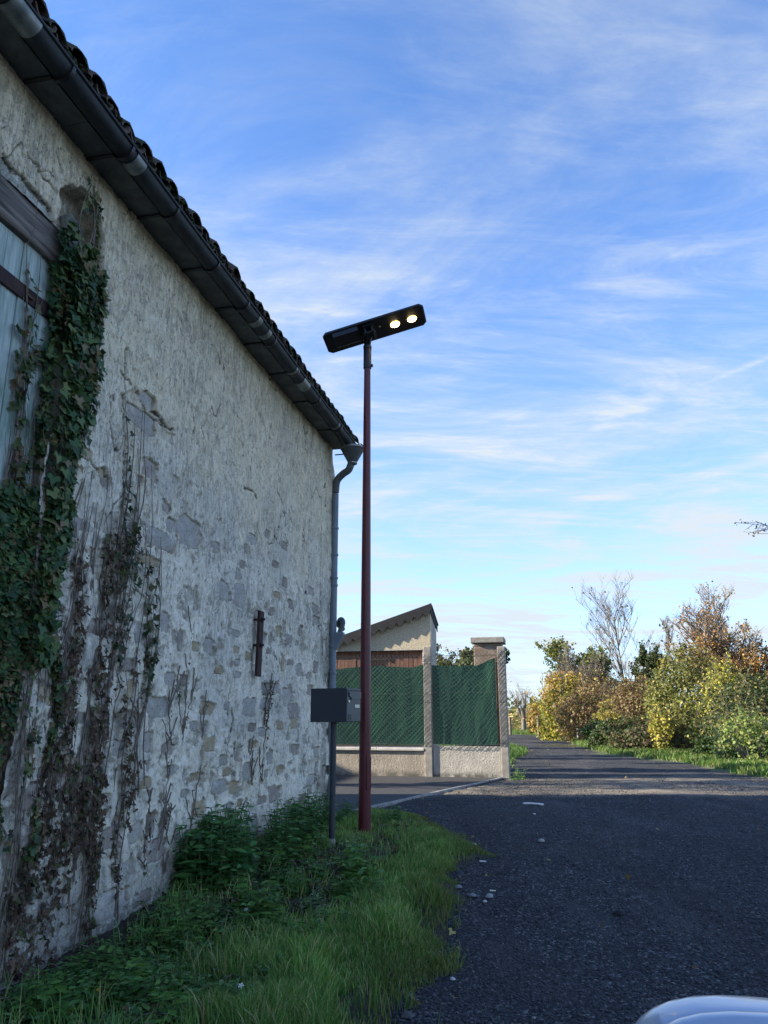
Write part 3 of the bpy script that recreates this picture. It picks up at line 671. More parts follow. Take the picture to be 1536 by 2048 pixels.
for px, py, wd in [(40, 40, .22), (270, 338, .12), (512, 648, .09), (531, 673, .08), (588, 737, .10), (607, 768, .22), (672, 850, .05)]:
    u, _ = on_wall(px, py, .30); V, F = gutter_mesh(u - wd / 2, u + wd / 2, GR + .006, .004, step=.1); q = MB(); q.add(V, F); q.build('joint', M['newzinc'], gutter, smooth=True)
brk = None
for px, py in [(100, 168), (225, 319), (320, 440), (405, 543), (467, 624), (524, 690), (572, 747), (617, 800), (662, 852), (700, 891)]:
    u, _ = on_wall(px, py, .2)
    if brk is None:
        q = MB(); q.box(-.014, .014, -.03, SO + .01, EAVE - .012, EAVE - .002)
        V = []; rr = GR + .010
        pts = [(0, GC + rr * math.cos(t), 5.0 + rr * math.sin(t)) for t in np.linspace(math.pi, 2 * math.pi, 14)]
        for a_, b_ in zip(pts[:-1], pts[1:]):
            q.add([(-.014, a_[1], a_[2]), (.014, a_[1], a_[2]), (.014, b_[1], b_[2]), (-.014, b_[1], b_[2]), (-.014, a_[1] * 1.0, a_[2] - .008), (.014, a_[1], a_[2] - .008), (.014, b_[1], b_[2] - .008), (-.014, b_[1], b_[2] - .008)],
                  [(0, 1, 2, 3), (4, 7, 6, 5), (0, 4, 5, 1), (2, 6, 7, 3), (0, 3, 7, 4), (1, 5, 6, 2)])
        brk = q.build('bracket', M['black'], gutter); o = brk
    else: o = brk.copy(); col.objects.link(o)
    o.location = (u, 0, 0)
# roof
PIT = RAD(38)
roof = MB(); roof.add([(-.10, .30, 5.06), (15.1, .30, 5.06), (15.1, -4.75, 8.70), (-.10, -4.75, 8.70), (-.10, -9.8, 5.06), (15.1, -9.8, 5.06)], [(0, 1, 2, 3), (3, 2, 5, 4)])
roof.add([(-.10, .30, 5.00), (15.1, .30, 5.00), (15.1, -4.75, 8.62), (-.10, -4.75, 8.62), (-.10, -9.8, 5.0), (15.1, -9.8, 5.0)], [(0, 3, 2, 1), (3, 4, 5, 2)])
roof = roof.build('roof', M['tile'], barn)
def canal_tile(l=.42, r0=.085, r1=.10, th=.016, sgn=1, n=7, seed=0):
    rr = np.random.RandomState(seed); V = []
    for s_, r in ((0, r1), (.5, (r0 + r1) / 2), (1, r0)):
        for q_ in (r, r - th):
            for k in range(n):
                t = math.pi * k / (n - 1); V.append((q_ * math.cos(t), -l * s_ * math.cos(PIT), sgn * q_ * math.sin(t) * .85 + l * s_ * math.sin(PIT) + .004 * rr.randn()))
    F = []; K = 2 * n
    for i in range(2):
        for k in range(n - 1):
            F += [(i * K + k, i * K + k + 1, (i + 1) * K + k + 1, (i + 1) * K + k), (i * K + n + k, (i + 1) * K + n + k, (i + 1) * K + n + k + 1, i * K + n + k + 1)]
    for k in range(n - 1): F.append((k, n + k, n + k + 1, k + 1))
    return V, F
tmeshes = []
for sd_ in range(4):
    V, F = canal_tile(seed=sd_); q = MB(); q.add(V, F); o = q.build('tile', M['tile'], roof, smooth=True); tmeshes.append(o.data); bpy.data.objects.remove(o)
V, F = canal_tile(sgn=-1, seed=9); q = MB(); q.add(V, F); o = q.build('tile', M['tile'], roof, smooth=True); um = o.data; bpy.data.objects.remove(o)
rs = np.random.RandomState(12); sp = .205; cnt = 0
for row in range(3):
    for c_ in range(48):
        u = -.08 + c_ * sp; 
        for under in (0, 1):
            if cnt >= 290: break
            me = um if under else tmeshes[rs.randint(4)]
            o = link('tile', me, roof); s_ = row * .34
            o.location = (u + (sp / 2 if under else 0) + rs.uniform(-.012, .012), (.322 + rs.uniform(-.014, .014)) - s_ * math.cos(PIT) - (.0 if not under else .02), 5.108 + rs.uniform(-.008, .010) + s_ * math.sin(PIT) + (.0 if not under else .045))
            o.rotation_euler = (rs.uniform(-.05, .05), rs.uniform(-.06, .06), rs.uniform(-.05, .05)); cnt += 1
# moss cushions on the tiles
rs = np.random.RandomState(15); Vs = []; Fs = []; base = 0
for i in range(900):
    u = rs.uniform(-.1, 11); s_ = rs.uniform(-.04, .5); r = rs.uniform(.010, .032); c_ = np.array([u, .305 - s_ * math.cos(PIT), 5.082 + s_ * math.sin(PIT) + .062 * abs(math.sin((u + .08) / sp * math.pi + math.pi / 2))])
    t = rs.uniform(0, 6, ); P = np.array([[1, 0, 0], [.3, .95, 0], [-.8, .6, 0], [-.8, -.6, 0], [.3, -.95, 0], [0, 0, .9], [0, 0, -.5]]) * r * rs.uniform(.7, 1.3, (7, 3)) + c_
    Vs.append(P); Fs += [(base + a_, base + b_, base + 5) for a_, b_ in ((0, 1), (1, 2), (2, 3), (3, 4), (4, 0))] + [(base + b_, base + a_, base + 6) for a_, b_ in ((0, 1), (1, 2), (2, 3), (3, 4), (4, 0))]; base += 7
mm = simple('moss', (.022, .035, .012), (.06, .065, .03), 25, 1., bump=1.)
tag(npmesh('moss', np.concatenate(Vs), np.array(Fs), mm, roof, smooth=True), kind='stuff')
# rainwater: hopper head, swan neck, downpipe
dp = MB(); 
def bw(p): # world -> barn local
    q = np.array(p[:2]) - C0; return (float(q @ dW), float(q @ nW), float(p[2]))
pipeY = C0[1] - .02
def loc_px(px, py, yy): return bw(at(px, py, yy))
PX = [(677, 965), (676, 1100), (674, 1300), (671, 1420), (668, 1600)]
P0 = [loc_px(664, 1620, 10.55), loc_px(671, 985, 10.55)]
pts = [(P0[0][0], P0[0][1], 0.0), (P0[1][0], P0[1][1], P0[1][2]), loc_px(674, 962, 10.53), loc_px(686, 948, 10.47), loc_px(697, 940, 10.42), loc_px(702, 928, 10.40)]
pts[0] = (pts[1][0], pts[1][1], -.05)
dp = MB(); dp.tube([pts[0], (pts[1][0], pts[1][1], pts[1][2] - .02)], .047, 14)
down = dp.build('downpipe', M['pvc'], barn, smooth=True)
q = MB(); cur = [Vector(p) for p in pts[1:]]; cc = []
for i in range(len(cur) - 1):
    for t in np.linspace(0, 1, 6)[:-1]:
        p0 = cur[max(i - 1, 0)]; p1 = cur[i]; p2 = cur[i + 1]; p3 = cur[min(i + 2, len(cur) - 1)]
        cc.append(.5 * ((2 * p1) + (-p0 + p2) * t + (2 * p0 - 5 * p1 + 4 * p2 - p3) * t * t + (-p0 + 3 * p1 - 3 * p2 + p3) * t ** 3))
cc.append(cur[-1]); q.tube(cc, .052, 14); q.build('swan_neck', M['zinc'], down, smooth=True)
for z_ in (1.05, 1.15, 1.73, 2.08, 2.92, 3.02, 3.35, 3.73):
    q = MB(); q.lathe([(.05, 0), (.056, .005), (.056, .03), (.05, .035)], (pts[1][0], pts[1][1], z_), 14); q.build('pipe_collar', M['pvc'], down, smooth=True)
q = MB(); hx, hy, hz_ = pts[-1]; q.lathe([(.052, -.01), (.065, .02), (.135, .15), (.155, .19), (.160, .22), (.15, .235), (.13, .235)], (hx, hy + .02, hz_), 20)
hop = q.build('hopper_head', M['zinc'], down, smooth=True)
q = MB(); q.lathe([(.168, .0), (.175, .006), (.175, .03), (.14, .045)], (hx, hy + .02, hz_ + .212), 20); q.lathe([(.07, 0), (.07, .02), (.06, .022)], (hx, hy + .02, hz_ + .0), 16); q.build('hopper_rim', M['newzinc'], hop, smooth=True)
q = MB(); wc = Vector((hx - .10, hy + .10, hz_ + .28)); 
q.tube([wc + Vector((.0 + .012 * 0, .052 * math.cos(t), .052 * math.sin(t))) for t in np.linspace(0, 2 * math.pi, 20)], .006, 6)
for t in np.linspace(0, math.pi, 4)[:-1]: q.tube([wc - Vector((0, .05 * math.cos(t), .05 * math.sin(t))), wc + Vector((0, .05 * math.cos(t), .05 * math.sin(t)))], .005, 5)
q.build('leaf_guard', M['black'], hop)
# side inlet: funnel branch and elbow
fz = loc_px(678, 1300, 10.55)[2]; q = MB()
fx, fy = pts[1][0], pts[1][1]
q.add([(fx + a_, fy + b_, c_) for a_, b_, c_ in [(-.04, .02, fz), (.04, .02, fz), (.04, .05, fz), (-.04, .05, fz), (-.045, -.02, fz + .20), (.045, -.02, fz + .20), (.045, .15, fz + .20), (-.045, .15, fz + .20), (-.045, -.02, fz + .235), (.045, -.02, fz + .235), (.045, .155, fz + .235), (-.045, .155, fz + .235)]],
      [(0, 1, 2, 3), (0, 4, 5, 1), (1, 5, 6, 2), (2, 6, 7, 3), (3, 7, 4, 0), (4, 8, 9, 5), (5, 9, 10, 6), (6, 10, 11, 7), (7, 11, 8, 4), (8, 11, 10, 9)])
q.build('branch_funnel', M['pvc'], down, bevel=.006)
q = MB(); ez = fz + .23; q.tube([(fx, fy + .09, ez)] + [(fx - .02 * k, fy + .07 + .055 * math.cos(t), ez + .11 + .085 * math.sin(t)) for k, t in enumerate(np.linspace(-.3, 2.9, 12))] + [(fx - .45, fy + .01, ez + .10)], .036, 12)
q.build('elbow_pipe', M['zinc'], down, smooth=True)

# ------------------------------------------------------------------ leaves
def leaf_cloud(name, C, Nn, size, colors, shape, mat, parent=None, rs=None, up=None, jitter=.9, fold=.25):
    """many copies of one small leaf: C centres, Nn rough normals, shape = (verts (k,2), faces)"""
    rs = rs or np.random.RandomState(0); n = len(C); C = np.asarray(C, float)
    Nn = np.asarray(Nn, float) + jitter * rs.randn(n, 3) * .5; Nn /= np.linalg.norm(Nn, axis=1)[:, None] + 1e-9
    if up is None: up = rs.randn(n, 3)
    A = np.cross(Nn, up); A /= np.linalg.norm(A, axis=1)[:, None] + 1e-9; B = np.cross(Nn, A)
    S, F = shape; S = np.asarray(S, float); k = len(S); size = np.broadcast_to(size, (n,))[:, None, None]
    P = C[:, None, :] + size * (S[None, :, 0:1] * A[:, None, :] + S[None, :, 1:2] * B[:, None, :] + (fold * np.abs(S[None, :, 0:1])) * Nn[:, None, :])
    base = (np.arange(n) * k)[:, None, None]; Fa = [(base + np.array(f)[None]).reshape(-1, len(f[0])) for f in F]
    cl = np.repeat(np.asarray(colors, float), k, axis=0)
    return npmesh(name, P.reshape(-1, 3), Fa, mat, parent, colors=cl)
QUAD = ([(-.5, 0), (0, -.55), (.5, 0), (0, .6)], [[(0, 1, 2, 3)]])
IVY = ([(0, -.15), (.38, -.42), (.62, .02), (.30, .16), (0, .75), (-.30, .16), (-.62, .02), (-.38, -.42)], [[(0, 1, 2), (0, 2, 3), (0, 3, 4), (0, 4, 5), (0, 5, 6), (0, 6, 7)]])
OVATE = ([(0, -.5), (.26, -.25), (.24, .12), (0, .6), (-.24, .12), (-.26, -.25)], [[(0, 1, 2, 3), (0, 3, 4, 5)]])
def pick(rs, cols, n, p=None, var=.25):
    c = np.array(cols)[rs.choice(len(cols), n, p=p)]
    return c * (1 + var * (rs.rand(n, 1) - .5) * 2) * (1 + .12 * (rs.rand(n, 3) - .5))
def wall_D(u, z):
    iu = np.clip(np.searchsorted(us, np.asarray(u)), 0, len(us) - 1); jz = np.clip(((np.asarray(z) + .45) / dz).astype(int), 0, len(zs) - 1)
    d_ = D[iu, jz]; return np.where((np.asarray(u) > DOOR_U) & (np.asarray(z) < DOOR_TOP), -.06, np.where((np.asarray(u) > DOOR_U) & (np.asarray(z) < DOOR_TOP + .26), .0, d_))
def wpoly(pts): return [on_wall(*q) for q in pts]
def sample_poly(P, n, rs, density=None):
    P = np.array(P); lo, hi = P.min(0), P.max(0); out = []
    while sum(len(o) for o in out) < n:
        q = lo + (hi - lo) * rs.rand(n * 2, 2); m = poly_sd(q[:, 0], q[:, 1], P) > 0
        if density is not None: m &= rs.rand(len(q)) < density(q[:, 0], q[:, 1])
        out.append(q[m])
    return np.concatenate(out)[:n]
GREEN_IVY = [(.028, .070, .032), (.045, .10, .038), (.085, .14, .045), (.13, .16, .06), (.18, .14, .07)]
def tubes(name, lines, rad, mat, parent=None, n=4):
    Vs = []; Fs = []; base = 0
    for ln, r in zip(lines, rad if hasattr(rad, '__len__') else [rad] * len(lines)):
        ln = np.asarray(ln, float); m = len(ln); t = np.gradient(ln, axis=0); t /= np.linalg.norm(t, axis=1)[:, None] + 1e-9
        ref = np.array([.31, .17, .93]); ref = np.where(np.abs(t @ ref)[:, None] > .95, np.array([[1., 0, 0]]), ref[None])
        a = np.cross(t, ref); a /= np.linalg.norm(a, axis=1)[:, None] + 1e-9; b_ = np.cross(t, a)
        rr = (np.asarray(r) * np.ones(m))[:, None]
        for k in range(n):
            q = 2 * math.pi * k / n; Vs.append(ln + rr * (a * math.cos(q) + b_ * math.sin(q)))
        i = np.arange(m - 1)
        for k in range(n):
            k2 = (k + 1) % n; Fs.append(np.stack([base + k * m + i, base + k2 * m + i, base + k2 * m + i + 1, base + k * m + i + 1], -1))
        base += n * m
    return npmesh(name, np.concatenate(Vs), np.concatenate(Fs), mat, parent, smooth=True)
def ivy_plant(label, polys, counts, seed, cols=GREEN_IVY, size=(.036, .074), nleafparts=0, p=None, stems=20, density=None, lift=.05, name='ivy', cat='climbing plant', mat='ivy'):
    rs = np.random.RandomState(seed)
    t = thing(name, label, cat, (C0[0], C0[1], 0), BRZ)
    Q = np.concatenate([sample_poly(wpoly(pp), c, rs, density) for pp, c in zip(polys, counts)])
    n = len(Q); off = wall_D(Q[:, 0], Q[:, 1]) + .012 + lift * rs.rand(n) * (.5 + fbm(Q[:, 0] * 5, Q[:, 1] * 4, 3, seed))
    C = np.stack([Q[:, 0], off, Q[:, 1]], -1); Nn = np.tile([0, 1, .35], (n, 1)); up = np.tile([1., 0, .0], (n, 1)) + .45 * rs.randn(n, 3)
    sz = rs.uniform(*size, n); cc = pick(rs, cols, n, p); cc = cc * (.6 + .8 * fbm(Q[:, 0] * 4, Q[:, 1] * 3, 3, seed + 2))[:, None]
    order = np.argsort(-sz * (1 + off * 2)); big, rest = order[:nleafparts], order[nleafparts:]
    fo = leaf_cloud('foliage', C[rest], Nn[rest], sz[rest], cc[rest], IVY, M[mat], t, rs, up[rest]); tag(fo, kind='stuff')
    protos = []
    if nleafparts:
        for k in range(5):
            S, F = IVY; V = [(a, b_, .12 * (abs(a) + .2 * rs.randn())) for a, b_ in S]
            o = npmesh('leaf', V, [np.array(F[0])], M[mat], t, colors=np.tile(np.array(cols[min(k, len(cols) - 1)]) * 1.15, (8, 1)))
            protos.append(o.data); bpy.data.objects.remove(o)
        for i in big:
            o = link('leaf', protos[rs.choice(len(protos), p=[.2, .3, .3, .1, .1])], t); o.location = C[i] + [0, .02, 0]
            o.scale = [sz[i] * 1.05] * 3
            zax = Vector(Nn[i] + .35 * rs.randn(3)).normalized(); ya = Vector((rs.normal() * .5, 0, -1)); xa = ya.cross(zax).normalized(); ya = zax.cross(xa)
            o.rotation_euler = Matrix((xa, ya, zax)).transposed().to_euler()
    if stems:
        lines = []; rad = []
        for k in range(stems):
            q = Q[rs.randint(n)]; L_ = rs.uniform(.5, 1.8); m = 14; z = q[1] - L_ * .5 + np.linspace(0, L_, m)
            uu = q[0] + .05 * np.sin(np.linspace(0, rs.uniform(3, 9), m) + rs.rand() * 6) + rs.uniform(-.12, .12) * np.linspace(0, 1, m)
            z = np.clip(z, -.2, 4.8); lines.append(np.stack([uu, wall_D(uu, z) + .014, z], -1)); rad.append(np.linspace(rs.uniform(.004, .009), .002, m))
        tag(tubes('stems', lines, rad, M['vine'], t), kind='stuff')
    return t
ivy_plant('dense green ivy climbing the recess beside the barn door', [
    [(110, 470), (126, 440), (140, 450), (150, 540), (200, 560), (208, 620), (196, 700), (186, 770), (172, 840), (156, 900), (142, 960), (95, 1000), (78, 900), (92, 760), (108, 620), (110, 540)],
    [(0, 975), (60, 985), (140, 950), (136, 1010), (132, 1080), (105, 1160), (95, 1240), (80, 1330), (0, 1340)],
    [(122, 500), (150, 490), (185, 500), (208, 560), (206, 620), (190, 700), (120, 700), (112, 560)]],
    [1250, 2700, 800], 21, nleafparts=240, stems=14, p=[.25, .3, .22, .13, .10])
ivy_plant('thin strand of yellowing ivy hanging over the pale green door boards', [
    [(66, 540), (78, 545), (84, 620), (95, 700), (75, 760), (62, 850), (45, 950), (30, 1000), (40, 900), (50, 760), (66, 650)], [(45, 640), (55, 640), (50, 760), (35, 830), (40, 720)], [(40, 905), (75, 905), (60, 990), (10, 1000)]],
    [70, 22, 34], 22, cols=[(.07, .10, .03), (.13, .12, .05), (.14, .09, .05), (.05, .08, .03)], stems=10, lift=.03, size=(.04, .07))
ivy_plant('small ivy sprig growing up towards the soffit above the recess', [[(162, 425), (172, 350), (190, 350), (186, 420)], [(182, 395), (197, 395), (208, 520), (198, 520)]], [16, 34], 23, stems=6, size=(.03, .055), lift=.03)
ivy_plant('narrow strand of ivy leaves climbing the middle of the left wall below the hollow', [
    [(244, 830), (254, 830), (256, 980), (276, 1010), (270, 1090), (232, 1060), (246, 980)], [(225, 1100), (262, 1050), (290, 1120), (262, 1200), (238, 1330), (215, 1400), (228, 1250)],
    [(285, 1130), (303, 1130), (300, 1330), (280, 1420), (282, 1300)]], [46, 120, 90], 24, cols=[(.03, .06, .025), (.06, .08, .03), (.09, .08, .04)], stems=14, lift=.03, size=(.03, .06))
BROWN = [(.09, .06, .042), (.14, .095, .065), (.06, .05, .037), (.08, .10, .04), (.19, .145, .10)]
clump = lambda u, z: np.clip((fbm(u * 7.0 + 2, z * 1.6, 5, 40) - .50 + .05 * sstep(1.9, 1.2, z)) * 9, 0.01, 1)
ivy_plant('withered brown creeper of dry leaves and stems covering the lower left wall', [
    [(0, 1290), (130, 1080), (290, 1060), (285, 1250), (255, 1420), (262, 1560), (240, 1680), (225, 1790), (170, 1890), (60, 1960), (0, 1960)]],
    [2500], 25, cols=BROWN, p=[.3, .25, .2, .15, .1], stems=120, density=clump, lift=.045, size=(.020, .046), name='creeper', mat='dry')
ivy_plant('lower green ivy patches mixed into the withered creeper at the left edge', [[(0, 1300), (110, 1300), (120, 1420), (70, 1560), (60, 1720), (0, 1760)]], [800], 27, density=clump, stems=20, size=(.025, .05))
def bare_creeper(label, lines_px, rad, seed, leaves=0):
    rs = np.random.RandomState(seed); t = thing('creeper', label, 'climbing plant', (C0[0], C0[1], 0), BRZ); L_ = []
    for ln in lines_px:
        P = np.array(wpoly(ln)); m = 5 * len(P); tt = np.linspace(0, len(P) - 1, m); u = np.interp(tt, range(len(P)), P[:, 0]) + .012 * rs.randn(m); z = np.interp(tt, range(len(P)), P[:, 1])
        L_.append(np.stack([u, wall_D(u, z) + .008, z], -1))
        for _ in range(4):
            i = rs.randint(m); m2 = 7; uu = u[i] + np.linspace(0, rs.uniform(-.12, .12), m2); zz = z[i] + np.linspace(0, rs.uniform(.06, .25), m2); L_.append(np.stack([uu, wall_D(uu, zz) + .007, zz], -1))
    tag(tubes('stems', L_, rad, M['vine'], t), kind='stuff')
    if leaves:
        A = np.concatenate(L_); A = A[rs.randint(len(A), size=leaves)] + rs.randn(leaves, 3) * [.015, .004, .03]
        tag(leaf_cloud('foliage', A + [0, .012, 0], np.tile([0, 1, .2], (leaves, 1)), rs.uniform(.015, .035, leaves), pick(rs, BROWN, leaves), IVY, M['dry'], t, rs), kind='stuff')
    return t
bare_creeper('dark dead root clinging to the wall right of and below the rusty iron bar', [[(546, 1362), (536, 1390), (530, 1430), (526, 1470), (522, 1500)], [(540, 1360), (528, 1400), (524, 1450)]], .007, 31, 60)
bare_creeper('short dead root on the wall below the large grey stone', [[(495, 1490), (498, 1530), (501, 1570)]], .006, 32, 14)
bare_creeper('short dead root low on the wall, right of its longer neighbour', [[(514, 1540), (519, 1562)]], .006, 35, 8)
bare_creeper('branching dry creeper below the ivy strand in the middle of the wall', [[(360, 1480), (358, 1450), (350, 1400), (345, 1370)], [(362, 1460), (375, 1420), (385, 1380)], [(362, 1470), (368, 1400), (370, 1350)], [(413, 1380), (405, 1440), (402, 1480)], [(330, 1500), (328, 1560), (322, 1600)], [(395, 1560), (380, 1640), (378, 1690)], [(380, 1270), (372, 1340)]], .0045, 33, 26)
bare_creeper('fan of dry twigs on the grey stones low on the wall', [[(310, 1700), (318, 1640), (325, 1590)], [(300, 1700), (300, 1640), (290, 1600)], [(330, 1690), (322, 1640), (345, 1610)], [(285, 1740), (280, 1690), (292, 1640)], [(265, 1600), (268, 1500), (272, 1400)], [(335, 1490), (332, 1440), (330, 1380)], [(318, 1760), (330, 1700)]], .006, 34, 60)

# ------------------------------------------------------------------ street lamp
lp = on_ground(729, 1678); LX, LY = float(lp[0]), float(lp[1]); LZ = float(lp[2])
lamp = thing('street_lamp', 'tall wine-red street lamp with black solar head and two lit panels beside the barn', 'street lamp', (LX, LY, LZ))
q = MB(); H0 = 5.22 - LZ; q.tube([(0, 0, -.1), (0, 0, .0), (0, 0, .5), (0, 0, 1.2), (0, 0, 3), (0, 0, H0)], [.066, .065, .063, .059, .050, .038], 28); q.build('pole', M['redpaint'], lamp, smooth=True)
q = MB(); q.lathe([(.04, 0), (.047, .0), (.047, .24), (.044, .25), (.05, .255), (.05, .29), (.03, .30)], (0, 0, H0 - .05), 22); q.box(.045, .065, -.008, .008, H0 - .02 - .01, H0 + .005); sl = q.build('collar', M['black'], lamp, smooth=True)
q = MB(); q.tube([(.047, -.01, H0 - .015), (.068, -.012, H0 - .015)], .008, 8); q.build('set_screw', M['black'], sl)
q = MB(); q.prism([(.12 * math.cos(t), .12 * math.sin(t)) for t in np.linspace(.785, 7.07, 5)[:-1]], .0, .018, 'z'); q.build('base_plate', M['rust'], lamp, bevel=.003, seg=1)
q = MB(); q.box(-.028, .028, -.0725, -.060, .48, .80); dr_ = q.build('access_door', M['redpaint'], lamp, bevel=.002, seg=1); dr_.rotation_euler = (0, 0, RAD(38))
yaw, tilt, roll = -.214, -.263, -.266
def rz(a): return Matrix.Rotation(a, 4, 'Z')
HM = rz(yaw) @ Matrix.Rotation(tilt, 4, 'X') @ Matrix.Rotation(roll, 4, 'Y')
hc = Vector((-.105 - LX, 8.291 - LY, 5.631 - LZ))
HL, HW = 1.235, .335
ch = .045
poly = [(-HL / 2 + ch, -HW / 2), (HL / 2 - ch, -HW / 2), (HL / 2, -HW / 2 + ch), (HL / 2, HW / 2 - ch), (HL / 2 - ch, HW / 2), (-HL / 2 + ch, HW / 2), (-HL / 2, HW / 2 - ch), (-HL / 2, -HW / 2 + ch)]
q = MB(); q.prism(poly, 0, .035, 'z'); head = q.build('lamp_head', M['black'], lamp, bevel=.004, seg=1); head.matrix_local = Matrix.Translation(hc) @ HM
q = MB(); q.prism([(a * .97, b_ * .93) for a, b_ in poly], .036, .041, 'z'); q.build('solar_panel', simple('solar_cells', (.01, .015, .04), (.015, .02, .05), 8, .15), head)
for sx in (-1, 1):
    q = MB(); q.box(sx * (HL / 2 - .012) - .004, sx * (HL / 2 - .012) + .004, -HW / 2 + .06, HW / 2 - .06, -.006, 0); q.build('end_trim', M['chrome'] if sx > 0 else M['black'], head)
for px, py in ((0.215, 0), (.43, 0)): pass
em, ent, ep = new_mat('lit_led'); ep.inputs['Base Color'].default_value = (1, .8, .5, 1); ep.inputs['Emission Color'].default_value = (1.0, .80, .42, 1); ep.inputs['Emission Strength'].default_value = 12
em2, ent, ep = new_mat('led_lens'); ep.inputs['Base Color'].default_value = (.8, .6, .3, 1); ep.inputs['Emission Color'].default_value = (1.0, .55, .12, 1); ep.inputs['Emission Strength'].default_value = 1.6
for cx in (.245, .455):
    q = MB(); q.prism([(cx + .056 * math.cos(t) * (1 + .03 * math.cos(8 * t)), .0 + .046 * math.sin(t) * (1 + .03 * math.cos(8 * t))) for t in np.linspace(0, 2 * math.pi, 33)[:-1]], -.010, 0, 'z'); md = q.build('led_module', em2, head)
    q = MB()
    for i in range(5):
        for j in range(4):
            if (i in (0, 4)) and (j in (0, 3)): continue
            q.lathe([(.010, -.004), (.010, 0)], (cx + (i - 2) * .020, (j - 1.5) * .021, -.012), 8)
    q.build('led', em, md)
q = MB(); q.lathe([(.012, -.012), (.016, 0)], (.06, -.03, 0), 12); q.build('sensor', M['newzinc'], head, smooth=True)
q = MB(); q.box(-.50, -.19, -.155, .02, -.075, -.001); bat = q.build('battery_box', M['black'], head, bevel=.008)
q = MB(); q.tube([(-.49, .035, -.03), (-.20, .035, -.03)], .028, 10); q.build('cable_gland', M['black'], head, smooth=True)
q = MB(); 
for a_, b_ in ((-.50, .06), (-.50, -.02), (-.20, .06), (-.17, .10), (-.05, .13), (-.12, -.10), (-.07, -.09), (-.09, -.05)): q.lathe([(.007, -.006), (.008, 0)], (a_, b_, -.002), 8)
q.build('bolts', M['chrome'], head)
# bracket between pole top and head
lt = HM.to_3x3().inverted() @ (Vector((0, 0, H0 + .19)) - hc)
q = MB(); q.box(-.14, -.0, -.13, .10, -.022, -.001); q.box(-.125, -.10, -.11, .05, -.11, -.02); q.box(-.04, -.015, -.11, .05, -.11, -.02); q.tube([(-.14, -.06, -.075), (.0, -.06, -.075)], .02, 10); br = q.build('head_bracket', M['black'], head, bevel=.003, seg=1)
q = MB(); q.tube([(0, 0, H0 + .20), (0, 0, H0 + .27), tuple(hc + HM.to_3x3() @ Vector((-.07, -.05, -.05)))], [.045, .042, .04], 14); q.build('tilt_joint', M['black'], lamp, smooth=True)

# ------------------------------------------------------------------ mailbox
mp = on_ground(663, 1702); 
mb = thing('mailbox', 'anthracite metal mailbox on a round post in the weeds by the barn corner', 'mailbox', mp)
q = MB(); q.tube([(0, 0, -.1), (0, 0, 1.42 - mp[2] - .28)], .030, 20); q.build('post', M['postpaint'], mb, smooth=True)
q = MB(); q.lathe([(.036, 0), (.040, .02), (.034, .10), (.031, .11)], (0, 0, .0), 16); q.build('post_base', M['concrete'], mb, smooth=True)
zb, zt = 1.135 - mp[2], 1.455 - mp[2]
bx = MB(); BW, BD = .265, .41; byaw = RAD(-61) + RAD(2)
bx.box(-BW / 2, BW / 2, -BD / 2, BD / 2, zb, zt); box = bx.build('box', M['boxpaint'], mb, bevel=.004); box.rotation_euler = (0, 0, RAD(61)); 
box.location = (.015, 0, 0)
# the front is the -Y face of the box
q = MB(); q.box(-BW / 2 + .004, BW / 2 - .004, -BD / 2 - .008, -BD / 2 - .001, zb + .006, zt - .006); fr = q.build('front_door', M['boxfront'], box, bevel=.002, seg=1)
yy = -BD / 2 - .008
q = MB(); q.add([(x_, y_, z_) for y_ in (yy - .012, yy - .0005) for x_, z_ in [(-BW / 2 + .03, zt - .035), (BW / 2 - .012, zt - .035), (BW / 2 - .012, zt - .095), (-BW / 2 + .075, zt - .11), (-BW / 2 + .06, zt - .085), (-BW / 2 + .035, zt - .075)]],
      [(0, 1, 2, 3, 4, 5), (11, 10, 9, 8, 7, 6)] + [(i, i + 6, (i + 1) % 6 + 6, (i + 1) % 6) for i in range(6)]); q.build('flap', M['boxfront'], fr)
q = MB(); q.box(-BW / 2 + .01, BW / 2 - .01, yy - .006, yy - .0005, zt - .026, zt - .018); q.build('slot_rim', M['mark'], fr)
q = MB(); q.box(.02, .105, yy - .004, yy - .0005, zt - .185, zt - .155); q.build('name_label', M['label'], fr)
q = MB(); q.lathe([(.012, 0), (.012, .01)], (0, 0, 0), 12); o = q.build('lock', M['chrome'], fr, smooth=True); o.location = (-BW / 2 + .03, yy, zt - .125); o.rotation_euler = (RAD(90), 0, 0)
q = MB(); cx0, cz0 = -BW / 2 + .055, zb + .045      # small dark house-and-letter emblem
for a_ in ((-.028, -.018, -.024, .020), (.018, .028, -.024, .020), (-.028, .028, .018, .026), (-.034, -.012, -.028, -.022), (.012, .034, -.028, -.022), (-.006, .006, -.02, .004)): q.box(cx0 + a_[0], cx0 + a_[1], yy - .0015, yy - .0003, cz0 + a_[2], cz0 + a_[3])
q.build('emblem', M['mark'], fr)

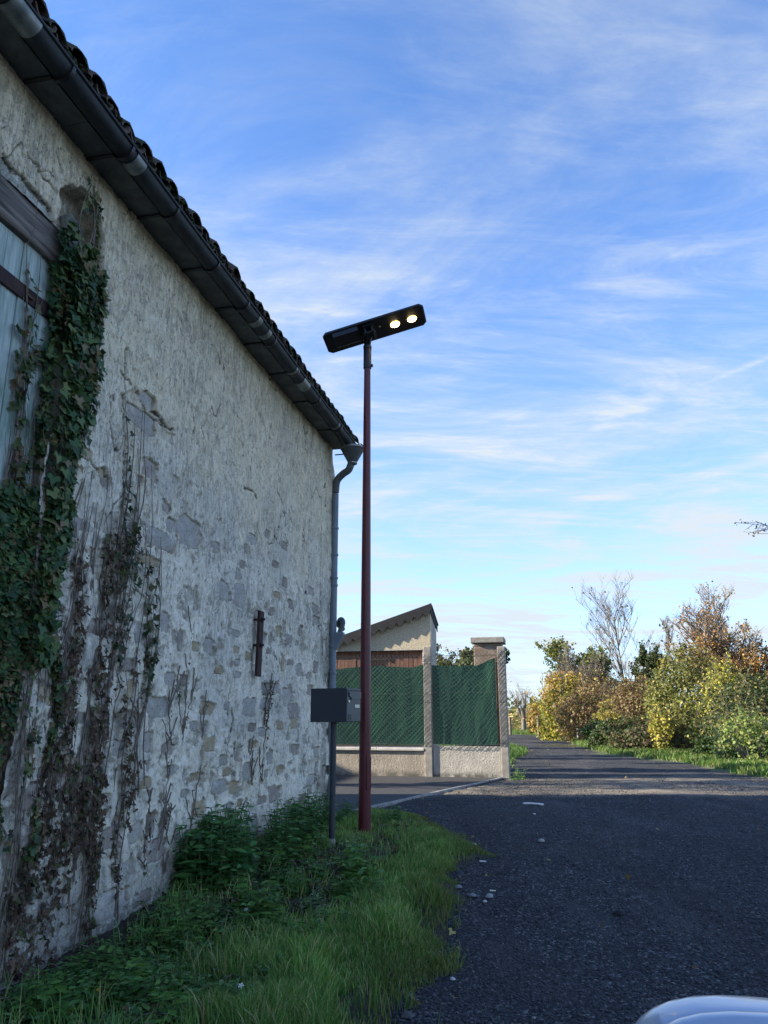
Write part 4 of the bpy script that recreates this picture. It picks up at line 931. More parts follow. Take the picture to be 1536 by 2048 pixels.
# ------------------------------------------------------------------ garden wall, posts, chain link, shade nets
FX = np.array([nW[0], nW[1]]); A0 = np.array([2.40, 15.90]); FRZ = math.atan2(FX[1], FX[0])
def fw(s, o, z): p = A0 + FX * s + np.array([-FX[1], FX[0]]) * o; return (p[0], p[1], z)
def fs(px, py=1500, off=0.0):
    """position along the fence line of a pixel column"""
    r = ray(px, py); nrm = np.array([-FX[1], FX[0]]); t = ((A0 + nrm * off) @ nrm) / (r[:2] @ nrm); p = r * t; z = CAM_H + p[2]; return float((p[:2] - A0) @ FX), float(z)
s_post = fs(858, 1550)[0]; s_l = -7.0
hl = fs(760, 1505)[1]
gw = thing('garden_wall', 'long low roughcast wall with a pale coping, left of the middle concrete post', 'garden wall', (*A0, 0), FRZ)
q = MB(); q.box(s_l, s_post - .09, .0, .20, -.1, .505); q.build('wall_render', M['roughcast'], gw)
x = s_post - .093
while x > s_l:
    q = MB(); x0 = max(s_l, x - .98); q.prism([(-.045, .505), (-.045, .555), (.10, .585), (.245, .555), (.245, .505)], x0 + .004, x, 'x'); q.build('coping', M['coping'], gw, bevel=.005, seg=1); x -= .98
gw2 = thing('garden_wall', 'short smooth cement wall between the two concrete posts at the track corner', 'garden wall', (*A0, 0), FRZ)
q = MB(); q.box(s_post + .092, -.092, .0, .19, -.1, .60); q.build('wall_render', M['smoothcast'], gw2, bevel=.012)
def cpost(s, w_, zt, label):
    t = thing('fence_post', label, 'fence post', fw(s, .05, 0), FRZ, 'concrete posts of the chain link fence')
    q = MB(); q.box(-w_ / 2, w_ / 2, -.085, .075, -.1, zt); q.build('shaft', M['concrete'], t, bevel=.015)
    q = MB()
    for z_ in (.66, 1.45, zt - .35): q.box(-w_ / 2 - .003, w_ / 2 + .003, -.089, -.083, z_, z_ + .006)
    q.build('tie_wire', M['wire'], t); return t
cpost(s_post, .165, 2.58, 'concrete fence post between the long roughcast wall and the short cement wall')
cpost(-.01, .16, 2.56, 'concrete corner post at the right end of the wall, wrapped in wire mesh')
def chain(s0, s1, z0, z1, label, off=-.055):
    t = thing('chain_link_fence', label, 'chain link fence', (*A0, 0), FRZ); p_ = .085; lines = []
    for k in range(int((s1 - s0 + (z1 - z0)) / p_) + 1):
        for sg in (1, -1):
            a = s0 - (z1 - z0) + k * p_ * 1 if sg > 0 else s0 + k * p_
            # line s = a + sg*(z-z0)
            za, zb_ = z0, z1
            if sg > 0: za = max(z0, z0 + (s0 - a)); zb_ = min(z1, z0 + (s1 - a))
            else: za = max(z0, z0 + (a - s1)); zb_ = min(z1, z0 + (a - s0))
            if zb_ - za < .02: continue
            m = max(2, int((zb_ - za) / .30)); z = np.linspace(za, zb_, m); s_ = a + sg * (z - z0)
            lines.append(np.stack([s_, off + .012 * np.sin(s_ * 1.7) + .003 * sg * np.cos(s_ * 42), z + .008 * np.sin(s_ * 3)], -1))
    tag(tubes('wire_mesh', lines, .0027, M['wire'], t, 3), kind='stuff')
    for z_ in (z0 + .02, (z0 + z1) / 2 + .1, z1 - .10):
        s_ = np.linspace(s0, s1, 30); tubes('straining_wire', [np.stack([s_, off - .006 + 0 * s_, z_ + .012 * np.sin(s_ * 2)], -1)], .003, M['wire'], t, 4)
    return t
chain(s_l, s_post + .10, .60, 2.42, 'chain link mesh in front of the long green net and the left wall', -.048)
chain(s_post + .10, .09, .62, 2.50, 'chain link mesh over the short green net up to the corner post', -.050)
def net(s0, s1, z0, ztop, label, seed, fold):
    m, n_ = 90, 46; S, T_ = np.meshgrid(np.linspace(s0, s1, m), np.linspace(0, 1, n_), indexing='ij')
    zt_ = ztop(S); Zn = z0 + (zt_ - z0) * T_ + .02 * (vnoise(S * 6, T_ * 0, seed) - .5) * T_
    O = .01 + fold * (fbm(S * 2.2, T_ * 1.0, 4, seed) - .5) + fold * .30 * sstep(.6, 1, (S - s0) / (s1 - s0)) * np.sin(S * 17 + 3 * fbm(S * 2, T_ * 3, 2, seed + 1)) * (fbm(S * 1.2, T_ * 1.2, 2, seed + 2) - .25)
    t = thing('shade_net', label, 'shade net', (*A0, 0), FRZ)
    npmesh('net_cloth', np.stack([S, np.clip(O, -.03, .09), Zn], -1).reshape(-1, 3), grid_faces(m, n_), M['net'], t, smooth=True); return t
za, zb_ = fs(680, 1330)[1], fs(850, 1325)[1]
net(s_l, s_post - .06, .60, lambda S: 2.17 + .10 * sstep(-1.9, -1.5, S) - .03 * np.sin(S * 3), 'long green shade net behind the chain link, above the pale coping', 101, .03)
sR = fs(993, 1400)[0]
net(s_post + .09, sR, .63, lambda S: 2.20 - .03 * np.sin((S - s_post) * 2.4) + .12 * sstep(-.55, -.12, S), 'short sagging green shade net with a creased right edge by the corner post', 105, .09)
wp = thing('wooden_stake', 'thin brown wooden stake at the creased edge of the short green net', 'stake', fw(sR + .02, .06, 0), FRZ)
q = MB(); q.box(-.018, .018, -.018, .018, .59, 2.36); q.build('shaft', M['boards'], wp)
# pillar
p1, p2 = at(950, 1290, 16.75), at(998, 1290, 16.6); zc_ = at(975, 1288, 16.7)[2]; pc = (p1 + p2) / 2; pw = abs(p2[0] - p1[0]) + .09
pil = thing('gate_pillar', 'brown block gate pillar with an overhanging concrete cap behind the corner post', 'pillar', (pc[0] + .03, pc[1], 0), FRZ)
zcur = 0.0; hts = .20
while zcur < zc_ - .02:
    z2 = min(zcur + hts, zc_); q = MB(); q.box(-pw / 2, pw / 2, -.24, .24, zcur + .004, z2 - .004); q.build('block', M['pillar'], pil, bevel=.008, seg=1); zcur = z2
q = MB(); q.box(-pw / 2 + .01, pw / 2 - .01, -.23, .23, 0, zc_ - .01); q.build('mortar_core', M['concrete'], pil)
q = MB(); q.box(-pw / 2 - .06, pw / 2 + .06, -.32, .32, zc_, zc_ + .115); q.build('cap', M['capstone'], pil, bevel=.012)

# ------------------------------------------------------------------ shed
SO_ = 1.35
def ss(px, py): return fs(px, py, SO_)
sR_, zR = ss(860, 1222); sB = ss(850, 1300)[0]; zl = ss(760, 1300)[1]; zt_l = ss(690, 1283)[1]; sL_ = ss(690, 1283)[0]
slope = (zR - zt_l) / (sR_ - sL_)
S0 = sR_ - 6.5
p0 = A0 + np.array([-FX[1], FX[0]]) * SO_
shed = thing('shed', 'pebbledashed shed with brown board front and dark corrugated roof behind the green net', 'shed', (p0[0], p0[1], 0), FRZ)
ztop = lambda s: zR + slope * (s - sR_)
sK = sR_ - (zR - zl - .06) / slope; q = MB(); q.prism([(sK, zl), (sR_, zl), (sR_, ztop(sR_)), (sK, zl + .06)], 0, .2, 'y'); q.box(sB, sR_, .0, .2, 0, zl); q.build('front_wall', M['pebbledash'], shed)
r0_ = ray(873, 1300); pA = p0 + FX * sR_; bk = np.array([-FX[1], FX[0]]); mm_ = np.linalg.solve(np.array([[r0_[0], -bk[0]], [r0_[1], -bk[1]]]), pA); DEP = float(mm_[1])
zb2 = zR - .36 * DEP - .05
q = MB(); q.prism([(.205, 0), (DEP, 0), (DEP, zb2), (.205, zR - .02)], sR_ - .2, sR_ - .001, 'x'); q.build('side_wall', M['smoothcast'], shed)
q = MB(); q.box(S0, sR_ - .2, DEP - .2, DEP - .01, 0, 1.6); q.build('rear_wall', M['smoothcast'], shed)
q = MB(); q.box(S0, sB - .06, .13, .15, .0, zl + .05); q.build('board_backing', M['roofsheet'], shed)
x = sB - .075
rs = np.random.RandomState(4)
while x > S0 + .1 and x > sB - 3.6:
    wd = rs.uniform(.075, .115); q = MB(); q.box(x - wd + .005, x, .095 + rs.uniform(0, .01), .125, .05, zl); q.build('board', M['boards'], shed); x -= wd
q = MB(); q.box(sB - .065, sB - .002, .03, .12, .0, zl - .002); q.build('door_frame', M['white'], shed)
q = MB(); q.box(S0, sB - .066, .0, .11, zl - .012, zl - .002); q.build('lintel_edge', M['white'], shed)
# roof sheet: ridges run front to back, falling away from us and to the left
V = []; ns = 150; ssn = np.linspace(sK - .1, sR_ + .05, ns); oy = np.linspace(-.10, DEP + .1, 8)
for o_ in oy:
    for s_ in ssn:
        V.append((s_, o_, ztop(s_) + .10 + .028 * math.sin((s_ - sR_) * 2 * math.pi / .20) - max(0, o_) * .36))
F = grid_faces(8, ns); rf = npmesh('roof', np.array(V), F, M['roofsheet'], shed, smooth=True)
m_ = rf.modifiers.new('thickness', 'SOLIDIFY'); m_.thickness = .012
q = MB(); per = .205; s_ = sR_ + .055; poly_top = []; pb = []
k = 0; xx = s_
while xx > sK - .1: pb.append((xx, ztop(xx) + (-.02 if k % 2 == 0 else -.13) + (.05 if k == 0 else 0))); xx -= per / 2; k += 1
for (a0, a1), (b0, b1) in zip(pb[:-1], pb[1:]):
    q.prism([(b0, b1), (a0, a1), (a0, ztop(a0) + .145), (b0, ztop(b0) + .145)], -.125, -.105, 'y')
q.build('verge_shadow_trim', M['roofsheet'], shed)  # flat verge strip; its dark zigzag teeth stand in for the sheet's shadow
q = MB(); q.prism([(-.12, zR + .0), (-.12, zR + .155), (DEP + .1, zR + .155 - .36 * DEP - .03), (DEP + .1, zR - .36 * DEP - .05)], sR_ + .004, sR_ + .022, 'x'); q.build('barge_board', M['roofsheet'], shed)

# unseen building added behind the barn to cast shade on the driveway
fh = thing('added_shade_building', 'unseen rendered building added behind the barn to shade the driveway', 'building', (-10.2, 13.6, 0), FRZ)
q = MB(); q.box(-4, 0, 0, 3.0, -.1, 3.4); q.prism([(-4, 3.4), (0, 3.4), (-2, 4.4)], .02, 2.98, 'y'); q.build('wall', M['roughcast'], fh)
q = MB(); q.add([(-4.2, -.1, 3.31), (-2, -.1, 4.45), (.2, -.1, 3.31), (-4.2, 3.1, 3.31), (-2, 3.1, 4.45), (.2, 3.1, 3.31), (-4.2, -.1, 3.37), (-2, -.1, 4.52), (.2, -.1, 3.37), (-4.2, 3.1, 3.37), (-2, 3.1, 4.52), (.2, 3.1, 3.37)], [(0, 3, 4, 1), (1, 4, 5, 2), (6, 7, 10, 9), (7, 8, 11, 10), (0, 1, 7, 6), (1, 2, 8, 7), (3, 9, 10, 4), (4, 10, 11, 5), (2, 5, 11, 8), (0, 6, 9, 3)]); q.build('roof', M['tile'], fh)
q = MB(); q.box(.0, .03, .9, 1.8, 0, 2.0); q.build('door', M['boards'], fh)

# kerb stones along the driveway
kp0 = np.array([-.64, 10.0]); kp1 = np.array([-.15, 10.93]); kp2 = np.array([2.30, 15.80])
kb = thing('kerb', 'thin concrete edging strip between driveway and gravel track', 'kerb'); 
def kseg(a, b_):
    e = b_ - a; L_ = np.linalg.norm(e); e /= L_; n_ = max(1, int(round(L_ / 1.0))); nr = np.array([-e[1], e[0]])
    for i in range(n_):
        c_ = a + e * (i + .5) * L_ / n_; q = MB(); q.box(-L_ / n_ / 2 + .004, L_ / n_ / 2 - .004, -.03, .03, -.12, .032)
        o = q.build('kerb_stone', M['kerb'], kb, bevel=.006, seg=1); o.location = (c_[0], c_[1], .002 * ((i * 7) % 3)); o.rotation_euler = (0, 0, math.atan2(e[1], e[0]) + .006 * ((i * 5) % 3 - 1))
kseg(kp0, kp1); kseg(kp1, kp2)

# ------------------------------------------------------------------ trees and shrubs
def grow(rs, base, height, levels, spread=.6, kids=(5, 5, 4, 3), lens=(1, .5, .5, .45), r0=.06, upw=.25, lean=(0, 0), wob=.12, start=.25, trunkn=1):
    lines = []; rads = []; tips = []
    def rec(p, d_, L_, r, lv):
        m = 7 if lv < 2 else 5; pts = [np.array(p, float)]; dd = np.array(d_, float)
        for i in range(m - 1):
            dd = dd + wob * rs.randn(3) + np.array([0, 0, upw * (.3 if lv else .1)]); dd /= np.linalg.norm(dd); pts.append(pts[-1] + dd * L_ / (m - 1))
        pts = np.array(pts); lines.append(pts); rads.append(np.linspace(r, r * .45, m))
        if lv >= levels - 1: tips.append(pts)
        if lv < levels:
            n_ = kids[min(lv, len(kids) - 1)]
            for k in range(n_):
                t = start + (1 - start) * (k + rs.rand()) / n_ if lv == 0 else rs.uniform(.2, 1)
                i = t * (m - 1); i0 = min(int(i), m - 2); q = pts[i0] + (pts[i0 + 1] - pts[i0]) * (i - i0)
                az = rs.rand() * 6.283; side = np.array([math.cos(az), math.sin(az), 0]); tn = pts[i0 + 1] - pts[i0]; tn /= np.linalg.norm(tn)
                nd = tn * (1 - spread) + side * spread * rs.uniform(.7, 1.2) + np.array([0, 0, upw]); nd /= np.linalg.norm(nd)
                rec(q, nd, L_ * lens[min(lv + 1, len(lens) - 1)] * rs.uniform(.7, 1.2) * (1.15 - .5 * t if lv == 0 else 1), r * .5, lv + 1)
    for k in range(trunkn):
        rec(np.array(base) + rs.randn(3) * [.12, .12, 0] * (trunkn > 1), np.array([lean[0] + .18 * rs.randn() * (trunkn > 1), lean[1], 1.]), height * rs.uniform(.8, 1) if k else height, r0, 0)
    return lines, rads, tips
def tree(name, label, cat, base, height, seed, leafcols=None, nleaf=0, lsize=(.05, .1), mat='bark', group=None, leafz=None, p=None, kind='leaf', **kw):
    rs = np.random.RandomState(seed); t = thing(name, label, cat, base, 0, group)
    lines, rads, tips = grow(rs, (0, 0, -.1), height, kw.pop('levels', 3), **kw)
    nt_ = kw.get('trunkn', 1)
    tubes('trunk', lines[:1], rads[:1], M[mat], t, 6)
    tubes('branches', lines[1:], rads[1:], M[mat if mat != 'birchbark' else 'twig'], t, 3)
    if nleaf:
        A = np.concatenate(tips); w_ = np.ones(len(A)) if leafz is None else np.array([leafz(z / height) for z in A[:, 2]]); w_ /= w_.sum()
        C = A[rs.choice(len(A), nleaf, p=w_)] + rs.randn(nleaf, 3) * .09 * height / 6
        leaf_cloud('crown', C, rs.randn(nleaf, 3), rs.uniform(*lsize, nleaf), pick(rs, leafcols, nleaf, p), QUAD, M[kind], t, rs)
    return t
def bush(name, label, cat, bbox, Y, cols, n, seed, lsize=(.06, .11), depth=None, p=None, ground_z=None, group=None, dens=.45, stems=26, upcol=None, ragged=.30, mat='leaf'):
    rs = np.random.RandomState(seed); x0, y0, x1, y1 = bbox; a = at(x0, y1, Y); b_ = at(x1, y0, Y); cx = (a[0] + b_[0]) / 2; rx = abs(b_[0] - a[0]) / 2
    zb_ = float(gz(cx, Y)) if ground_z is None else ground_z; h = b_[2] - zb_; ry = depth or rx * .8
    t = thing(name, label, cat, (cx, Y, zb_), 0, group)
    m = n * 5; P = rs.uniform(-1.15, 1.15, (m, 3)); P[:, 2] = rs.uniform(.0, 1.15, m)
    zq = (P[:, 2] - .42) / .58; R = np.sqrt(P[:, 0] ** 2 + P[:, 1] ** 2 + np.where(zq > 0, zq, zq * .75) ** 2)
    az = np.arctan2(P[:, 1], P[:, 0]); lim = 1 + ragged * (fbm(az * 1.6 + seed, P[:, 2] * 3 + seed, 4, seed) - .5) * 2 + .12 * (fbm(az * 6 + seed, P[:, 2] * 10, 3, seed + 5) - .5) * 2
    cl = fbm(P[:, 0] * rx * 1.6 + 3 * P[:, 1], P[:, 2] * h * 1.8 + 2 * P[:, 1] * ry, 4, seed + 3)
    ok_ = (R < lim) & (R > lim * .45) & (cl > dens - .10 + .10 * rs.rand(m)); P = P[ok_][:n]; cl = cl[ok_][:n]; R = R[ok_][:n]; k = len(P)
    C = P * [rx, ry, h]; Nn = P * [1 / rx, 1 / ry, 1 / h] * rx; Nn[:, 2] += .2
    cc = pick(rs, cols, k, p)
    tone = fbm(P[:, 0] * rx * .9 + seed, P[:, 2] * h * .9 + P[:, 1], 3, seed + 8)
    if upcol is not None:
        f = np.clip((P[:, 2] - .45) * 2.2 + (tone - .5) * 3, 0, 1)[:, None]; cc = cc * (1 - f) + pick(rs, upcol, k) * f
    cc = cc * (.65 + .7 * tone)[:, None]
    leaf_cloud('foliage', C, Nn, lsize[0] * .55 + (lsize[1] * 1.15 - lsize[0] * .55) * rs.rand(k) ** 1.3, cc, QUAD, M[mat], t, rs, jitter=1.3)
    lines = []; rad = []
    for i in range(stems):
        q = C[rs.randint(k)]; m2 = 6; tt = np.linspace(0, 1.06, m2)[:, None]; root = np.array([q[0] * .25, q[1] * .25, 0])
        lines.append(root + (q - root) * tt + .06 * rs.randn(m2, 3) * tt * (1 - tt * .6)); rad.append(np.linspace(.022, .005, m2))
    sh = []; LC = []; 
    surf = C[(R > .8) & (P[:, 2] > .25)]
    for i in range(min(110, len(surf))):
        q = surf[rs.randint(len(surf))]; d_ = q / [rx, ry, h] * [.7, .7, .9] + [0, 0, .55] + .35 * rs.randn(3); d_ /= np.linalg.norm(d_); l = h * rs.uniform(.08, .26); tt = np.linspace(-.3, 1, 5)[:, None]
        ln = q + d_ * l * tt + .05 * l * rs.randn(5, 3); sh.append(ln); kk = rs.randint(3, 9); LC.append(ln[rs.randint(1, 5, kk)] + .035 * rs.randn(kk, 3))
    if sh:
        lines += sh; rad += [np.linspace(.008, .003, 5)] * len(sh); LC = np.concatenate(LC)
        leaf_cloud('shoot_leaves', LC, rs.randn(len(LC), 3), rs.uniform(lsize[0] * .7, lsize[1], len(LC)), pick(rs, upcol if upcol is not None else cols, len(LC)), QUAD, M[mat], t, rs)
    tag(tubes('stems', lines, rad, M['twig'], t, 3), kind='stuff')
    return t
OLIVE = [(.10, .13, .03), (.16, .18, .05), (.24, .22, .07), (.07, .10, .03)]
YEL = [(.46, .33, .06), (.52, .42, .10), (.32, .29, .07), (.18, .20, .06)]
ORG = [(.40, .20, .07), (.48, .27, .09), (.30, .15, .06), (.46, .34, .12)]
RUS = [(.20, .12, .07), (.27, .17, .08), (.14, .10, .06), (.22, .19, .07)]
DKG = [(.03, .06, .025), (.045, .08, .03), (.07, .10, .035), (.10, .08, .04)]
GRN = [(.05, .11, .03), (.08, .16, .04), (.11, .19, .05)]
BRI = [(.50, .44, .08), (.42, .40, .08), (.27, .30, .07)]
bush('bush', 'rounded yellow and orange bush at the far bend of the track', 'bush', (1072, 1352, 1190, 1466), 40, [(.24, .26, .05), (.14, .18, .04), (.42, .33, .05)], 9000, 201, (.07, .13), upcol=ORG + YEL, stems=20)
bush('bush', 'small low orange bush beside the dark timber post at the far bend', 'bush', (1058, 1408, 1084, 1452), 50, ORG + YEL, 1500, 202, (.09, .15), stems=8)
bush('bush', 'russet brown bush behind the pale fence post', 'bush', (1112, 1366, 1262, 1462), 37, RUS, 9000, 203, (.06, .11), dens=.42, ragged=.2)
bush('bush', 'brown thorny thicket between the russet bush and the big olive shrub', 'bush', (1215, 1355, 1345, 1472), 33, RUS + [(.09, .08, .045)], 8500, 204, (.06, .10), upcol=RUS)
bush('bush', 'small yellow-leaved sapling in front of the brown thicket', 'bush', (1196, 1408, 1232, 1462), 31, YEL, 900, 205, (.07, .11), stems=10, dens=.5)
bush('bush', 'bright pale yellow low bush at the foot of the big olive shrub', 'bush', (1302, 1420, 1342, 1460), 26, [(.65, .55, .12), (.5, .42, .10), (.25, .28, .06)], 900, 206, (.06, .09), stems=10)
bush('bush', 'big olive and yellow-green shrub right of the bare tree', 'bush', (1300, 1298, 1460, 1488), 28, OLIVE + [(.32, .30, .07)], 15000, 207, (.06, .10), upcol=OLIVE + [(.34, .28, .08)], ragged=.2, dens=.42)
bush('bush', 'bright yellow shrub below the orange birch', 'bush', (1405, 1330, 1502, 1425), 25.5, BRI, 3200, 208, (.06, .10), dens=.50, stems=16, ground_z=None)
bush('bush', 'dark bramble thicket with scattered yellow leaves at the right edge', 'bramble', (1400, 1352, 1640, 1520), 23.5, DKG + [(.14, .13, .05), (.34, .30, .07)], 13000, 209, (.05, .09), p=[.25, .25, .15, .12, .15, .08], ragged=.25)
bush('bush', 'dark green bramble bank beside the grass under the olive shrub', 'bramble', (1225, 1440, 1430, 1508), 27, DKG + [(.20, .13, .07), (.14, .16, .05), (.16, .10, .06)], 9000, 210, (.05, .085), ragged=.7, dens=.44, depth=1.1)
bush('bush', 'low deep green bramble mound nearest the track on the right', 'bramble', (1408, 1462, 1650, 1545), 22.0, [(.035, .075, .028), (.055, .10, .035), (.08, .13, .04)], 13000, 211, (.045, .085), ragged=.6, dens=.44, depth=1.3)
bush('bush', 'tall pale green weeds standing behind the low deep green mound', 'weeds', (1440, 1425, 1580, 1500), 20.5, [(.14, .22, .05), (.20, .26, .08), (.28, .28, .09)], 2600, 212, (.05, .08), dens=.52, stems=40)
bush('bush', 'bright green nettle bank behind the pale fence post', 'weeds', (1170, 1440, 1300, 1488), 29, GRN + DKG, 5000, 213, (.06, .09), ragged=.35)
bush('bush', 'dark shaded undergrowth under the yellow bush at the far bend', 'bush', (1120, 1432, 1180, 1462), 39, DKG, 1800, 214, (.08, .12), stems=20)
bush('hedge', 'long golden brown hedge filling the gap behind the russet bush and brown thicket', 'hedge', (1075, 1352, 1345, 1470), 44, RUS + [(.34, .24, .09)], 13000, 215, (.08, .13), upcol=RUS + ORG[1:] + OLIVE[2:3], ragged=.25, dens=.42, depth=1.6)
# trees
def base_at(px, Y): q = at(px, 1440, Y); return (q[0], Y, float(gz(q[0], Y)))
tree('bare_tree', 'tall bare grey tree standing above the hedge', 'tree', base_at(1268, 48), 7.3, 318, [(.10, .09, .05)], 60, (.12, .22), 'twig', levels=4, kids=(20, 6, 5, 4), lens=(1, .46, .48, .48, .5), r0=.07, upw=.24, spread=.55, start=.18, wob=.05)
tree('bare_tree', 'slender bare tree just right of the tall bare tree', 'tree', base_at(1302, 47), 6.0, 302, [(.10, .09, .05)], 40, (.12, .2), 'twig', levels=3, kids=(16, 8, 6), lens=(1, .32, .45, .45), r0=.06, upw=.34, spread=.42, wob=.08)
tree('tree', 'olive green spreading tree left of the tall bare tree', 'tree', base_at(1200, 46), 4.4, 303, OLIVE + [(.18, .22, .04)], 12000, (.09, .15), levels=3, kids=(14, 7, 6), lens=(1, .62, .5, .45), r0=.08, upw=.2, spread=.6, trunkn=2, start=.15)
tree('tree', 'dark green half bare tree with ivy at the foot of the tall bare tree', 'tree', base_at(1278, 46), 3.9, 304, DKG + OLIVE[:1], 9000, (.09, .15), levels=3, kids=(13, 6, 6), lens=(1, .5, .5, .45), r0=.08, upw=.3, spread=.5, trunkn=2, start=.1)
tree('bare_tree', 'low bare purple-grey twiggy tree behind the yellow bush', 'tree', base_at(1140, 44), 3.9, 305, [(.2, .16, .1)], 500, (.07, .12), 'twig', levels=3, kids=(14, 8, 6), lens=(1, .5, .5, .4), r0=.05, upw=.3, spread=.5, trunkn=3, start=.1)
tree('birch_tree', 'orange-leaved birch with sparse top and pale leaning trunks at the right', 'tree', base_at(1480, 29), 4.9, 306, ORG + [(.40, .24, .10)], 10500, (.05, .09), 'birchbark', leafz=lambda z: .12 + 1.0 * max(0, min(1, (.86 - z) * 3.5)), levels=3, kids=(20, 8, 6), lens=(1, .40, .45, .4), r0=.06, upw=.18, spread=.55, trunkn=3, start=.22, lean=(-.22, 0))
tree('birch_tree', 'second orange birch half cut off by the right edge of the picture', 'tree', base_at(1555, 29), 4.0, 307, ORG, 9000, (.05, .09), 'birchbark', leafz=lambda z: .2 + .9 * max(0, min(1, (.9 - z) * 4)), levels=3, kids=(18, 8, 6), lens=(1, .40, .45, .4), r0=.06, upw=.18, spread=.55, trunkn=2, start=.22, lean=(-.1, 0))
tree('sapling', 'thin sapling with a few dark leaves rising over the big olive shrub', 'tree', base_at(1336, 30), 3.75, 308, [(.05, .06, .03)], 60, (.10, .15), 'twig', levels=2, kids=(8, 5), lens=(1, .25, .4), r0=.022, upw=.6, spread=.3, start=.5)
tree('tree', 'dark leafy tree peeping out behind the right wall of the shed', 'tree', (*fw(-1.05, 5.0, 0)[:2], 0), 2.9, 309, [(.03, .05, .02), (.05, .08, .03), (.12, .13, .05)], 2600, (.06, .10), levels=3, kids=(9, 5, 4), lens=(1, .24, .5, .4), r0=.06, upw=.3, spread=.55, start=.35)
bush('hedge', 'dark hedge top just visible over the short green net', 'hedge', (905, 1329, 985, 1440), 23, [(.035, .06, .025), (.06, .08, .03)], 3500, 310, (.06, .09))
for i, (hx_, hy_, hh) in enumerate(((3.0, 24.5, 2.6), (3.4, 30, 3.0), (3.3, 36.5, 3.4), (2.6, 43, 4.2))):
    tree('hedge_tree', ['small dark tree hidden behind the corner post, first along the track', 'small dark tree hidden behind the corner post, second along the track', 'twiggy tree whose leaves just show right of the corner post', 'tallest of the trees hidden left of the far track'][i], 'tree', (hx_, hy_, 0), hh, 320 + i, DKG + [(.2, .18, .05)], 3200, (.08, .13), levels=3, kids=(10, 5, 4), lens=(1, .5, .5, .4), r0=.06, upw=.25, spread=.6, start=.08)
tree('added_shade_tree', 'unseen thin-crowned tree added beyond the barn to dapple the track with shade', 'tree', (-6.6, 14.3, 0), 4.9, 331, OLIVE, 2600, (.07, .12), levels=3, kids=(11, 6, 5), lens=(1, .45, .5, .4), r0=.08, upw=.2, spread=.6, start=.3)  # out-of-view tree added to break up the straight shadow edge
tree('tree', 'tree right of the track whose twigs poke in at the right edge', 'tree', (9.75, 14.0, 0), 5.6, 330, [(.16, .12, .08), (.05, .06, .03)], 1500, (.05, .08), 'twig', levels=3, kids=(13, 6, 5), lens=(1, .46, .45, .4), r0=.09, upw=.10, spread=.66, start=.72)
rt = [o for o in col.objects if o.get('label', '').startswith('tree right of the track')][0]
rs = np.random.RandomState(9); bl = [np.array([(0, 0, 3.7), (-1.0, 0, 4.2), (-1.9, .05, 4.5), (-2.5, 0, 4.6), (-2.78, 0, 4.72)])]; lc = []
for k in range(26):
    t0 = rs.uniform(.55, 1); b0 = np.array([-2.78 * t0, .1 * rs.randn(), 3.75 + .95 * t0]); ln = b0 + np.outer(np.linspace(0, rs.uniform(.15, .40), 5), [-.9 + .5 * rs.randn(), .5 * rs.randn(), .5 * rs.randn() - .1]); bl.append(ln); lc.append(ln[rs.randint(1, 5, 5)] + .02 * rs.randn(5, 3))
tubes('low_branch', bl, [np.linspace(.03, .008, 5)] + [.005] * 26, M['twig'], rt, 4)
leaf_cloud('low_branch_leaves', np.concatenate(lc), rs.randn(130, 3), rs.uniform(.03, .06, 130), pick(rs, [(.05, .06, .03), (.12, .10, .06)], 130), OVATE, M['leaf'], rt, rs)
# pollard and reeds at the far bend
pl = base_at(1047, 56); t = thing('pollard_tree', 'stumpy pollarded tree with upright shoots at the far end of the track', 'tree', pl)
tubes('trunk', [np.array([(0, 0, -.1), (.03, 0, .7), (-.02, 0, 1.5)]), np.array([(0, 0, .8), (-.22, 0, 1.25), (-.36, 0, 1.7)]), np.array([(0, 0, 1.2), (.12, 0, 1.6), (.2, 0, 1.95)])], [np.array([.2, .17, .2]), np.array([.1, .09, .1]), np.array([.1, .08, .09])], M['bark'], t, 7)
rs = np.random.RandomState(3); L_ = []
for k in range(60):
    b0 = np.array([[-.36, 0, 1.7], [.2, 0, 1.95], [-.02, 0, 1.5]][k % 3]); d_ = np.array([rs.uniform(-.6, .6), rs.uniform(-.5, .5), 1]); L_.append(b0 + np.outer(np.linspace(0, rs.uniform(.6, 1.5), 5), d_) + .02 * rs.randn(5, 3))
tubes('shoots', L_, .012, M['twig'], t, 3)
rs = np.random.RandomState(5); n = 5200; x = rs.uniform(3, 22, n); y = 58 + rs.uniform(0, 7, n); h = rs.uniform(.6, 1.9, n) * (.6 + .8 * fbm(x * .5, y * .4, 3, 3))
C = np.stack([x, y, h * rs.rand(n)], -1)
tag(leaf_cloud('reeds', C, np.tile([0, -1, .1], (n, 1)), rs.uniform(.15, .42, n), pick(rs, [(.42, .32, .16), (.5, .40, .2), (.32, .26, .12), (.3, .28, .08)], n), ([(-.12, -.5), (.12, -.5), (.05, .6), (-.05, .6)], [[(0, 1, 2, 3)]]), M['dry'], None, rs, np.tile([1., 0, 0], (n, 1)) + .2 * rs.randn(n, 3)), 'dry tan reeds and stalks across the far end of the track', 'reeds', kind='stuff')
rs = np.random.RandomState(6); n = 9000; x = rs.uniform(-40, 70, n); y = rs.uniform(95, 120, n); h = rs.uniform(.3, 1, n) * (2.6 + 5 * fbm(x * .12, y * .05, 4, 13)) * .8
tag(leaf_cloud('treeline', np.stack([x, y, h * rs.rand(n) ** .7], -1), rs.randn(n, 3), rs.uniform(.3, .7, n), pick(rs, OLIVE + [(.14, .13, .07), (.10, .11, .06)], n), QUAD, M['leaf'], None, rs), 'distant olive tree line along the field beyond the track', 'tree line', kind='stuff')
